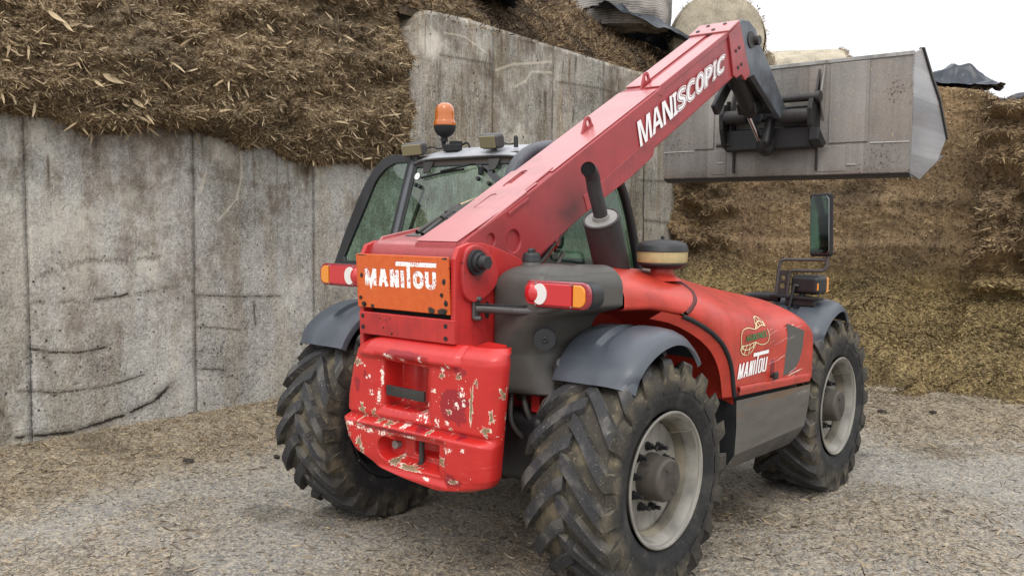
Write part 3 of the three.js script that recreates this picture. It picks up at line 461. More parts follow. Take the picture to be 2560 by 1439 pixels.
{
  const netDark = std({ roughness: 0.8, bumpScale: 0.012, map: dataTex(512, 512, (u, v) => { const w = Math.sin((u * 34 + 1.4 * fbm(u * 6, v * 6, 3, 601, 6)) * 6.283) * 0.5 + 0.5, n = fbm(u * 5, v * 5, 4, 602, 5), f = vn(u * 200, v * 200, 603, 200); const k = 0.13 + 0.17 * w * (0.5 + n) + 0.4 * (n - 0.42) + 0.12 * (f - 0.5); return [k, k * 0.92, k * 0.84]; }) });
  const netPale = std({ roughness: 0.85, map: dataTex(512, 512, (u, v) => { const n = fbm(u * 6, v * 6, 4, 612, 6), f = vn(u * 180, v * 180, 613, 180), f2 = vn(u * 300, v * 60, 614); const k = 0.4 + 0.3 * (n - 0.5) + 0.32 * (f - 0.5) + 0.2 * (f2 - 0.5); return [k, k * 0.88, k * 0.66]; }) });
  bale('round_bale', 'grey net wrapped round bale standing on the heap above the wall, leftmost bale', [-5.0, 5.5, -8.95], 0.9, 1.25, 0.3, Math.PI / 2 + 0.02, netDark, 300, netDark);
  bale('round_bale', 'pale straw round bale standing out behind the tip of the red boom', [-3.9, 4.78, -10.3], 0.78, 1.2, -0.98, 0.0, netPale, 900, netPale);
  bale('round_bale', 'small part of a straw bale showing behind the bucket top edge', [-2.42, 4.06, -10.5], 0.5, 1.2, 0.72, 0.05, netPale, 1500, netPale);
}
function sheetCloth(label, [x, y, z], w0, d, h, yaw, sd, slope = 0) { // crumpled black plastic sheet
  const rows = [], n = 60; for (let j = 0; j <= n; j++) { const r = []; for (let i = 0; i <= n; i++) {
    const u = i / n * 2 - 1, v = j / n * 2 - 1, q = Math.max(Math.abs(u), Math.abs(v)), e = sstep(1.0, 0.15, q * (0.85 + 0.5 * (vn(u * 2 + 5, v * 2, sd) - 0.3))), w = 1.2 * (fbm(u * 1.3, v * 1.3, 2, sd + 5) - 0.5), fold = 1 - Math.abs(2 * vn(u * 2.6 + w + sd, v * 1.6 - w, sd + 3) - 1), f2 = 1 - Math.abs(2 * vn(u * 6 + 2 * w, v * 5 + sd, sd + 9) - 1);
    r.push([u * w0 / 2 * (1 + 0.15 * (vn(v * 3, 1, sd) - 0.5)), h * (e * (0.55 + 0.35 * fold) + 0.12 * (f2 - 0.5) + 0.1 * (fold - 0.5)) + slope * u * w0 / 2, v * d / 2 * (1 + 0.2 * (vn(u * 3, 2, sd) - 0.5))]);
  } rows.push(r.map((q) => [q[0], q[1], -q[2]])); }
  const m = mesh('plastic_sheet', toCreasedNormals(grid(rows), 0.9), M.plastic); m.position.set(x, y, z); m.rotation.y = yaw; return tag(m, label, 'plastic sheet');
}
sheetCloth('black plastic sheet at the top edge above the tall wall, leftmost sheet', [-4.5, 4.56, -4.95], 1.0, 0.6, 0.34, 0.75, 3);
sheetCloth('long black plastic sheet draped under the grey bale beside the boom', [-4.42, 4.84, -8.8], 1.9, 0.75, 0.42, 1.2, 9, -0.22);
sheetCloth('peaked black plastic sheet on the silage just right of the bucket', [0.02, 3.66, -9.75], 1.15, 0.8, 0.34, 0.2, 14, -0.06);
sheetCloth('low black plastic sheet on the clamp at the right picture edge', [1.0, 3.28, -9.3], 0.8, 0.6, 0.2, 0.1, 21, -0.1);

// ---------------------------------------------------------------- telehandler (rear axle centre on the ground at the origin, driving towards -z)
const T = group('telehandler'); tag(T, 'red telehandler with grey bucket raised on its boom in the silage yard', 'telehandler');
const planarUV = (g, u, v) => { const p = g.attributes.position, uv = new Float32Array(p.count * 2); for (let i = 0; i < p.count; i++) { const q = V().fromBufferAttribute(p, i); uv[2 * i] = u(q); uv[2 * i + 1] = v(q); } g.setAttribute('uv', new THREE.BufferAttribute(uv, 2)); return g; };
const add = (name, geos, mat, parent = T, keepUV) => part(name, parent, geos, mat, keepUV);
function mirrorX(g) { g = g.index ? g.toNonIndexed() : g; for (const k in g.attributes) { const a = g.attributes[k], n = a.itemSize, d = a.array; for (let i = 0; i < a.count; i += 3) for (let q = 0; q < n; q++) { const t = d[(i + 1) * n + q]; d[(i + 1) * n + q] = d[(i + 2) * n + q]; d[(i + 2) * n + q] = t; } if (k === 'position' || k === 'normal') for (let i = 0; i < a.count; i++) d[i * n] *= -1; } return g; }
function flip(g) { g = clean(g); for (const k in g.attributes) { const a = g.attributes[k], n = a.itemSize, d = a.array; for (let i = 0; i < a.count; i += 3) for (let q = 0; q < n; q++) { const t = d[(i + 1) * n + q]; d[(i + 1) * n + q] = d[(i + 2) * n + q]; d[(i + 2) * n + q] = t; } } return g; } // reverses the winding before a mirroring matrix
const latheX = (pts, seg = 64) => { const g = new THREE.LatheGeometry(pts.map((p) => new THREE.Vector2(p[1], p[0])), seg); return g.rotateZ(-Math.PI / 2); }; // pts [axial x, radius]

// ---- wheels
const WB = 2.307, TX = 0.94, AY = 0.566;
const tyreTex = dataTex(512, 512, (u, v) => { const m = fbm(u * 7, v * 7, 5, 700, 7), f = vn(u * 180, v * 180, 701), sp = vn(u * 70, v * 70, 702); const k = 0.8 + 0.4 * (f - 0.5), d = sstep(0.45, 0.75, m) * 0.6 + (sp > 0.9 ? 0.7 : 0); return [0.2 * k + 0.55 * d, 0.195 * k + 0.49 * d, 0.19 * k + 0.38 * d]; });
const tyreMat = std({ map: tyreTex, vertexColors: true, roughness: 0.82, bumpMap: bumpFine, bumpScale: 0.003 });
function tyreGeo() {
  const hw = 0.228, prof = [[-0.165, 0.318], [-0.2, 0.335], [-0.222, 0.38], [-0.232, 0.43], [-0.228, 0.48], [-0.21, 0.517], [-0.17, 0.535], [-0.09, 0.546], [0, 0.549], [0.09, 0.546], [0.17, 0.535], [0.21, 0.517], [0.228, 0.48], [0.232, 0.43], [0.222, 0.38], [0.2, 0.335], [0.165, 0.318]];
  const carc = (a) => interp([[-0.232, 0.47], [-0.21, 0.517], [-0.17, 0.535], [-0.09, 0.546], [0, 0.549], [0.09, 0.546], [0.17, 0.535], [0.21, 0.517], [0.232, 0.47]], a);
  const rows = []; const spl = new THREE.CatmullRomCurve3(prof.map((p) => V(p[0], p[1], 0))); const pp = spl.getPoints(48); // carcass
  for (const q of pp) { const r = []; for (let k = 0; k <= 96; k++) { const f = k / 96 * 2 * Math.PI, ring = q.y < 0.5 && q.y > 0.36 ? 0.0025 * Math.sin(q.y * 260) : 0; r.push([q.x + Math.sign(q.x) * ring, q.y * Math.sin(f), q.y * Math.cos(f)]); } rows.push(r); }
  let g1 = grid(rows).toNonIndexed(); const list = [g1];
  const N = 19, P = (a, r, f) => [a, r * Math.sin(f), r * Math.cos(f)];
  for (let k = 0; k < N; k++) for (const s of [-1, 1]) {
    const f0 = (k + (s > 0 ? 0.5 : 0)) / N * 2 * Math.PI, st = [], n = 7, wear = 0.004 * h2(k, s + 2, 5);
    for (let i = 0; i <= n; i++) {
      const t = i / n, a = s * lerp(-0.018, hw, Math.pow(t, 0.92)), f = f0 - 0.44 * Math.pow(t, 1.15) + 0.13, top = 0.584 - 0.010 * t * t - wear - (i === n ? 0.012 : 0) - (i === 0 ? 0.008 : 0), lo = Math.max(0.45, carc(Math.abs(a) > 0.225 ? 0.232 * s : a) - 0.012);
      const wt = lerp(0.033, 0.04, t) / top, wb = lerp(0.047, 0.056, t) / top, sk = 0.012 / top; // half widths as angles
      st.push([P(a - s * 0.004, lo, f - wb - sk), P(a, top, f - wt), P(a, top, f + wt), P(a - s * 0.004, lo, f + wb)]);
    }
    // the outer end runs down over the shoulder
    const e = st[n].map((q) => [q[0] + s * 0.004, q[1], q[2]]), dn = (q, r2) => { const r = Math.hypot(q[1], q[2]); return [q[0] + s * 0.006, q[1] / r * r2, q[2] / r * r2]; };
    st.push([dn(e[0], 0.44), dn(e[1], 0.5), dn(e[2], 0.5), dn(e[3], 0.44)]); st.unshift([st[0][0], st[0][0], st[0][3], st[0][3]]); st.push([dn(e[0], 0.43), dn(e[0], 0.43), dn(e[3], 0.43), dn(e[3], 0.43)]);
    list.push(toCreasedNormals(grid(s > 0 ? st.map((r) => r.slice().reverse()) : st), 0.5));
  }
  const g = merge(list.map((q) => { q.deleteAttribute('uv'); return boxUV(q, 1.6); })); const p = g.attributes.position, col = new Float32Array(p.count * 3);
  for (let i = 0; i < p.count; i++) {
    let x = p.getX(i), y = p.getY(i), z = p.getZ(i); const r = Math.hypot(y, z), f = Math.atan2(y, z);
    const mud = sstep(0.572, 0.55, r) * sstep(0.40, 0.52, r) * (0.3 + 1.1 * fbm(f * 9, x * 14, 3, 710)) + sstep(0.575, 0.5, r) * sstep(0.44, 0.5, r) * 0.35 * sstep(0.45, 0.65, fbm(f * 6, x * 6 + 4, 3, 711)), m = clamp(mud);
    const tp = sstep(0.56, 0.575, r), b0 = lerp(0.07, 0.2, tp); col.set([lerp(b0, 0.3, m), lerp(b0 * 1.02, 0.265, m), lerp(b0 * 1.1, 0.2, m)], i * 3);
    if (y < -0.40) { const k = sstep(-0.40, -0.56, y); x *= 1 + 0.07 * k; if (y < -0.565) y = -0.565 - 0.004 * h2(i, 1); p.setXYZ(i, x, y, z); }
  }
  g.setAttribute('color', new THREE.BufferAttribute(col, 3)); return g;
}
const tyreG = tyreGeo();
const rimPts = [[0.175, 0.3], [0.2, 0.312], [0.208, 0.327], [0.216, 0.332], [0.221, 0.326], [0.218, 0.315], [0.2, 0.304], [0.185, 0.292], [0.15, 0.283], [0.13, 0.277], [0.118, 0.272], [0.1, 0.268], [0.06, 0.264], [0.055, 0.26]];
function makeWheel(side) {
  const w = group('wheel', T), fx = (g) => { g = clean(g); return side < 0 ? mirrorX(g) : g; };
  part('tyre', w, fx(tyreG.clone()), tyreMat, true);
  part('rim', w, [fx(latheX(rimPts.slice(0, 9)))], M.rim);
  part('rim_back', w, [fx(latheX([[-0.2, 0.325], [-0.21, 0.335], [-0.205, 0.315], [-0.17, 0.3], [0.05, 0.26], [0.06, 0.02]]))], M.black);
  part('rim_barrel', w, fx(latheX(rimPts.slice(8))), M.rimIn);
  part('rim_disc', w, fx(latheX([[0.098, 0.266], [0.104, 0.25], [0.1, 0.2], [0.108, 0.16], [0.108, 0.02]])), M.rim);
  part('hub', w, [fx(latheX([[0.09, 0.118], [0.125, 0.116], [0.128, 0.11], [0.205, 0.107], [0.222, 0.1], [0.226, 0.09], [0.224, 0.03], [0.228, 0.025], [0.228, 0.001]], 40)), fx(at(new THREE.CylinderGeometry(0.012, 0.012, 0.008, 6).rotateZ(Math.PI / 2), 0.228, 0.055, 0.02)), fx(at(new THREE.CylinderGeometry(0.009, 0.009, 0.01, 6).rotateZ(Math.PI / 2), 0.226, -0.06, -0.03))], M.hub);
  for (let k = 0; k < 10; k++) { const a = k / 10 * 2 * Math.PI + 0.2, y = 0.152 * Math.sin(a), z = 0.152 * Math.cos(a); part('wheel_nut', w, [fx(at(new THREE.CylinderGeometry(0.017, 0.018, 0.03, 6).rotateZ(Math.PI / 2), 0.12, y, z)), fx(at(new THREE.CylinderGeometry(0.022, 0.023, 0.012, 16).rotateZ(Math.PI / 2), 0.107, y, z)), fx(at(new THREE.CylinderGeometry(0.0095, 0.0105, 0.04, 12).rotateZ(Math.PI / 2), 0.145, y, z))], M.black); }
  return w;
}
const wheelR = makeWheel(1), wheelL = makeWheel(-1);
wheelR.position.set(TX, AY, 0); wheelL.position.set(-TX, AY, 0); wheelR.rotation.y = -0.03; wheelL.rotation.y = -0.03;
for (const [src, x] of [[wheelR, TX], [wheelL, -TX]]) { const w = src.clone(); w.name = numbered('wheel'); w.position.set(x, AY, -WB); w.rotation.y = 0; w.traverse((o) => { if (o !== w) o.name = numbered(o.name.replace(/_\d+$/, '')); }); T.add(w); }

// ---- mudguards
const fpath = [[0.352, 1.045], [0.318, 1.105], [0.258, 1.17], [0.17, 1.228], [0.06, 1.268], [-0.06, 1.28], [-0.17, 1.258], [-0.265, 1.205], [-0.335, 1.135], [-0.352, 1.11]];
function fenderGeo(path, side) {
  const cv = new THREE.CatmullRomCurve3(path.map((p) => V(0, p[1], p[0]))), n = 44, rows = [];
  const xs = [[0.70, -0.03], [0.71, -0.008], [0.735, 0], [0.8, 0.004], [0.845, 0.004], [0.86, 0.006, 1], [0.885, -0.016, 1], [0.93, -0.016, 1], [0.938, 0.007, 1], [0.96, 0.008], [1.03, 0.006], [1.08, 0.0], [1.115, -0.012], [1.14, -0.034], [1.15, -0.06]];
  for (let i = 0; i <= n; i++) {
    const t = i / n, p = cv.getPointAt(t), tg = cv.getTangentAt(t), nx = V(0, -tg.z, tg.y); if (nx.y < 0) nx.negate();
    const top = xs.map(([x, d, gr]) => { let k = gr ? d * sstep(0.2, 0.3, t) + 0.004 * (1 - sstep(0.2, 0.3, t)) : d; if (x > 1.05) k *= 0.75 + 0.5 * Math.sin(Math.PI * t); const xx = x > 1.05 ? x - 0.03 * sstep(0.12, 0, t) : x; return [xx * side, p.y + nx.y * k, p.z + nx.z * k]; });
    const un = xs.slice().reverse().map(([x, d]) => { const k = d - 0.008; return [(x > 1.1 ? x - 0.008 : x) * side, p.y + nx.y * k, p.z + nx.z * k]; });
    rows.push([...top, ...un, top[0]]);
  }
  const end = (r) => { const m = xs.length; return r.map((q, j) => r[j < m ? j : Math.max(0, 2 * m - 1 - j)]); };
  rows.unshift(end(rows[0])); rows.push(end(rows[rows.length - 1]));
  const g = grid(side > 0 ? rows : rows.map((r) => r.slice().reverse())); return toCreasedNormals(g, 0.7);
}
for (const s of [1, -1]) {
  const f = add('mudguard', s > 0 ? fenderGeo(fpath, s) : at(fenderGeo(fpath, s), -0.05, 0.012, 0.055), M.fender);
  part('mudguard_stay', f, [tube([[0.72 * s, 1.1, 0.28], [0.62 * s, 1.02, 0.24], [0.4 * s, 0.9, 0.2]], 0.022), rod([0.73 * s, 1.115, 0.29], [0.7 * s, 1.09, 0.275], 0.03)], M.tubeGrey);
  const front = [[0.36, 1.02], [0.34, 1.08], [0.3, 1.14], [0.23, 1.2], [0.13, 1.25], [0.02, 1.275], [-0.08, 1.265], [-0.15, 1.225], [-0.2, 1.165], [-0.215, 1.13]];
  add('mudguard', fenderGeo(front.map((p) => [p[0] - WB, p[1]]), s), M.fender);
}

// ---- chassis, axles, belly
add('chassis_beam', [exX([[0.62, 0.62], [0.66, 0.95], [0.2, 1.05], [-2.3, 0.85], [-2.6, 0.8], [-2.6, 0.6], [-0.6, 0.52]], 0.28, 0.36, 0.004), exX([[0.62, 0.62], [0.66, 0.95], [0.2, 1.05], [-2.3, 0.85], [-2.6, 0.8], [-2.6, 0.6], [-0.6, 0.52]], -0.2, -0.12, 0.004), rbox(0.6, 0.3, 0.5, 0.08, 0.78, -0.1, 0.03), exX([[0.3, 0.95], [0.05, 0.98], [-0.35, 0.62], [-0.1, 0.6], [0.3, 0.86]], 0.55, 0.6, 0.004)], M.red);
for (const z of [0, -WB]) add('axle', [rod([-0.72, AY, z], [0.72, AY, z], 0.075), rod([0.62, AY, z], [0.8, AY, z], 0.12, 0.13), rod([-0.62, AY, z], [-0.8, AY, z], 0.12, 0.13), at(new THREE.SphereGeometry(0.19, 24, 16), 0.1, AY, z), rod([0.68, AY - 0.17, z], [0.68, AY + 0.17, z], 0.06), rod([-0.68, AY - 0.17, z], [-0.68, AY + 0.17, z], 0.06), rod([-0.6, AY + 0.02, z + 0.16], [0.6, AY + 0.02, z + 0.16], 0.03)], M.black);
add('engine_block', [rbox(0.62, 0.62, 0.95, 0.8, 0.82, -1.22, 0.03), rbox(0.5, 0.3, 0.4, 0.7, 0.62, -0.72, 0.04)], M.black);
add('belly_guard', [rbox(1.1, 0.06, 1.4, 0.1, 0.5, -1.1, 0.01), rbox(0.3, 0.34, 0.3, 0.5, 0.68, 0.2, 0.05)], M.black);

// ---- rear tower
const towerPts = [[0.703, 1.0], [0.703, 1.615], [0.675, 1.668], [0.6, 1.69], [0.5, 1.686], [0.4, 1.662], [0.25, 1.615], [0.12, 1.56], [0.12, 1.0]];
add('tower_plate', exX(towerPts, 0.385, 0.412, 0.004), M.red);
add('tower_plate', exX(towerPts, -0.25, -0.222, 0.004), M.red);
{
  const lobe = [[0.672, 1.52], [0.668, 1.6], [0.645, 1.655], [0.6, 1.678], [0.545, 1.674], [0.49, 1.645], [0.44, 1.595], [0.415, 1.545], [0.425, 1.495], [0.47, 1.452], [0.54, 1.418], [0.6, 1.412], [0.65, 1.44]];
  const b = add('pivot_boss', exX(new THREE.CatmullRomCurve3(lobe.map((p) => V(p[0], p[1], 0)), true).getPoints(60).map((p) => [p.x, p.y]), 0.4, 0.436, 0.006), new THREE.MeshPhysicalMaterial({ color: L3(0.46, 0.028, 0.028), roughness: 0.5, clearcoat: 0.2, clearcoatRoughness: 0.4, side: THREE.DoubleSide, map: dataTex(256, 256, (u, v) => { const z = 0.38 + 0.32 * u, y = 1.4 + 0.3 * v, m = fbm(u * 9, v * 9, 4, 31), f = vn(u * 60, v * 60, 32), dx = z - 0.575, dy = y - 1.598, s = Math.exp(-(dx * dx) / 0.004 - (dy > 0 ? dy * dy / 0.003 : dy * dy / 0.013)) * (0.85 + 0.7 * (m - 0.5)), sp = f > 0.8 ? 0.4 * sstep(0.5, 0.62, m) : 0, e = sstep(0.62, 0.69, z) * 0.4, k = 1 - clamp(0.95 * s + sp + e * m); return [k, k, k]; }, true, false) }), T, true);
  planarUV(b.geometry, (q) => (q.z - 0.38) / 0.32, (q) => (q.y - 1.4) / 0.3);
  part('pivot_pin', b, [rod([0.43, 1.598, 0.585], [0.452, 1.598, 0.585], 0.062, 0.06, 32), rod([0.45, 1.598, 0.585], [0.475, 1.598, 0.585], 0.047, 0.045, 32), rod([0.47, 1.598, 0.585], [0.512, 1.598, 0.585], 0.038, 0.033, 6)], M.black);
  add('plate_slot', exX(capCirc(0, 0, 0.02, 16).map((p) => [0.475 + p[0], 1.365 + p[1] * 2.1]), 0.4105, 0.4145, 0.001), M.rubber);
  add('pivot_tube', [rod([-0.222, 1.6, 0.575], [0.385, 1.6, 0.575], 0.094, 0.094, 40)], M.boom);
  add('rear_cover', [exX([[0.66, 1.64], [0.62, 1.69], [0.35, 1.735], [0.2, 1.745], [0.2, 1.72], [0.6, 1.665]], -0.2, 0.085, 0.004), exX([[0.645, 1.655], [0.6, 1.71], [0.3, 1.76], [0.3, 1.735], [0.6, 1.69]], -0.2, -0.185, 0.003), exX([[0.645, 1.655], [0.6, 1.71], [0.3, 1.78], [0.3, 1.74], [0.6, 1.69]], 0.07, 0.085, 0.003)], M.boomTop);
  add('cover_plate', exX([[0.5, 1.712], [0.16, 1.775], [0.16, 1.779], [0.5, 1.716]], -0.13, 0.06, 0.0015), M.skirt);
}
// orange rear plate with worn lettering
function letters(ctx, w, h) { // block lettering with a tall T whose bar runs over the last letters
  const y0 = 0.33 * h, y1 = h, sw = 0.048 * w; ctx.lineJoin = 'miter'; ctx.lineCap = 'butt'; ctx.lineWidth = sw;
  const S = (...pts) => { ctx.beginPath(); pts.forEach((p, i) => (i ? ctx.lineTo(p[0] * w, p[1]) : ctx.moveTo(p[0] * w, p[1]))); ctx.stroke(); };
  const q = sw / 2 / w;
  S([q, y1], [q, y0]); S([0.17 - q, y1], [0.17 - q, y0]); ctx.lineWidth = sw * 0.85; S([q * 1.2, y0], [0.085, y1 - 0.06 * h], [0.17 - q * 1.2, y0]); ctx.lineWidth = sw;
  S([0.195 + q, y1], [0.262, y0]); S([0.34 - q, y1], [0.272, y0]); ctx.lineWidth = 0.11 * h; S([0.225, y1 - 0.2 * h], [0.31, y1 - 0.2 * h]); ctx.lineWidth = sw;
  S([0.365 + q, y1], [0.365 + q, y0]); S([0.49 - q, y1], [0.49 - q, y0]); S([0.365 + q, y0], [0.49 - q, y1]);
  S([0.515 + q, y1], [0.515 + q, y0]);
  S([0.6 + q, y1], [0.6 + q, 0.05 * h]); ctx.fillRect(0.45 * w, 0, 0.55 * w, 0.17 * h);
  for (const u of [false, true]) { const a = u ? 0.845 : 0.685, b = u ? 0.99 : 0.825; ctx.beginPath(); const xa = a * w + sw / 2, xb = b * w - sw / 2, c = 0.04 * w, t = y0 + (u ? 0 : sw / 2); if (u) { ctx.moveTo(xa, y0); ctx.lineTo(xa, y1 - sw / 2 - c); ctx.quadraticCurveTo(xa, y1 - sw / 2, xa + c, y1 - sw / 2); ctx.lineTo(xb - c, y1 - sw / 2); ctx.quadraticCurveTo(xb, y1 - sw / 2, xb, y1 - sw / 2 - c); ctx.lineTo(xb, y0); } else ctx.roundRect(xa, t, xb - xa, y1 - sw / 2 - t, c); ctx.stroke(); }
}
{
  const px0 = -0.252, pw = 0.64, py0 = 1.354, ph = 0.27;
  const tex = canvasTex(1024, 432, (ctx, w, h) => {
    ctx.fillStyle = 'rgb(205,92,34)'; ctx.fillRect(0, 0, w, h);
    for (let k = 0; k < 900; k++) { ctx.fillStyle = `rgba(${rnd() < 0.5 ? '180,70,30' : '222,112,50'},${rr(0.02, 0.1)})`; ctx.beginPath(); ctx.ellipse(rr(0, w), rr(0, h), rr(4, 70), rr(4, 24), rr(0, 3), 0, 7); ctx.fill(); }
    const drawL = (c, col, dx, dy) => { c.save(); c.translate(0.1 * w + dx, 0.115 * h + dy); c.transform(1, 0.0, 0, 1, 0, 0); c.fillStyle = c.strokeStyle = col; letters(c, 0.785 * w, 0.465 * h); c.restore(); };
    drawL(ctx, 'rgba(212,108,48,0.9)', -5, -14); drawL(ctx, 'rgb(176,44,34)', -3, -6);
    const c2 = document.createElement('canvas'); c2.width = w; c2.height = h; const k2 = c2.getContext('2d'); drawL(k2, 'rgb(246,246,244)', 0, 0); k2.globalCompositeOperation = 'destination-out';
    for (let k = 0; k < 1500; k++) { const x = rr(0.08, 0.92) * w, y = rr(0.1, 0.6) * h; const n = fbm(x * 0.016, y * 0.022, 3, 815); if (n < 0.56) continue; k2.beginPath(); k2.ellipse(x, y, rr(1, 6), rr(1, 6), rr(0, 3), 0, 7); k2.fill(); }
    for (let k = 0; k < 420; k++) { const x = rr(0.08, 0.92) * w, y = rr(0.1, 0.6) * h; k2.beginPath(); k2.ellipse(x, y, rr(0.8, 3.5), rr(0.8, 4.5), rr(0, 3), 0, 7); k2.fill(); }
    ctx.drawImage(c2, 0, 0);
    const rust = (x, y, a, b) => { for (let k = 0; k < 26; k++) { ctx.fillStyle = `rgba(${50 + rr(-12, 14) | 0},${38 + rr(-8, 8) | 0},32,0.6)`; ctx.beginPath(); ctx.ellipse((x + rr(-a, a) * 0.5) * w, (y + rr(-b, b) * 0.5) * h, rr(0.3, 0.7) * a * w, rr(0.3, 0.7) * b * h, 0, 0, 7); ctx.fill(); } };
    rust(0.06, 0.4, 0.018, 0.05); rust(0.04, 0.82, 0.012, 0.035); rust(0.075, 0.94, 0.03, 0.05); rust(0.175, 0.965, 0.02, 0.04); rust(0.955, 0.43, 0.02, 0.06); rust(0.93, 0.66, 0.014, 0.04); rust(0.97, 0.8, 0.018, 0.06); rust(0.93, 0.95, 0.05, 0.06); rust(0.82, 0.95, 0.035, 0.06); rust(0.07, 0.02, 0.06, 0.012); rust(0.97, 0.03, 0.03, 0.02);
    for (let k = 0; k < 220; k++) { ctx.fillStyle = `rgba(60,40,30,${rr(0.2, 0.7)})`; const e = rnd(), x = e < 0.5 ? rr(0, 0.02) * w : rr(0.985, 1) * w; ctx.fillRect(e < 0.75 ? x : rr(0, w), e < 0.75 ? rr(0, h) : rr(0.975, 1) * h, rr(1, 6), rr(1, 6)); }
  });
  const g = at(new RoundedBoxGeometry(pw, ph, 0.014, 2, 0.004), px0 + pw / 2, py0 + ph / 2, 0.7135, 0.05);
  const pl = add('rear_plate', planarUV(g, (q) => (q.x - px0) / pw, (q) => (q.y - py0) / ph), std({ map: tex, roughness: 0.42 }), T, true);
  for (const [u, v] of [[0.06, 0.4], [0.045, 0.82], [0.08, 0.94], [0.955, 0.43], [0.93, 0.66], [0.97, 0.8], [0.955, 0.955]]) part('bolt_hole', pl, rod([px0 + u * pw, py0 + (1 - v) * ph, 0.715], [px0 + u * pw, py0 + (1 - v) * ph, 0.723], 0.009, 0.009, 14), M.rubber);
  for (const u of [0.225, 0.3, 0.65, 0.73]) part('bolt_hole', pl, rod([px0 + u * pw, py0 + 0.95 * ph, 0.715], [px0 + u * pw, py0 + 0.95 * ph, 0.7262], 0.0035, 0.0035, 10), M.rubber);
  // red strip plate under it
  const st = add('strip_plate', [rbox(0.655, 0.112, 0.024, 0.1, 1.277, 0.7125, 0.004, 0.03)], M.red);
  for (const [x, y] of [[-0.2, 1.312], [-0.2, 1.256], [0.375, 1.303], [0.375, 1.245]]) part('bolt_hole', st, [rod([x, y, 0.72], [x, y, 0.7275], 0.011, 0.011, 16)], M.rubber);
  for (const [x, y, r] of [[-0.075, 1.306, 0.004], [-0.03, 1.3, 0.004], [0.0, 1.31, 0.005], [-0.05, 1.262, 0.004], [0.01, 1.236, 0.005]]) part('bolt_hole', st, rod([x, y, 0.72], [x, y, 0.7265], r, r, 10), M.rubber);
  add('rear_web', [rbox(0.6, 0.5, 0.04, 0.08, 1.36, 0.62, 0.005)], M.rubber);
}
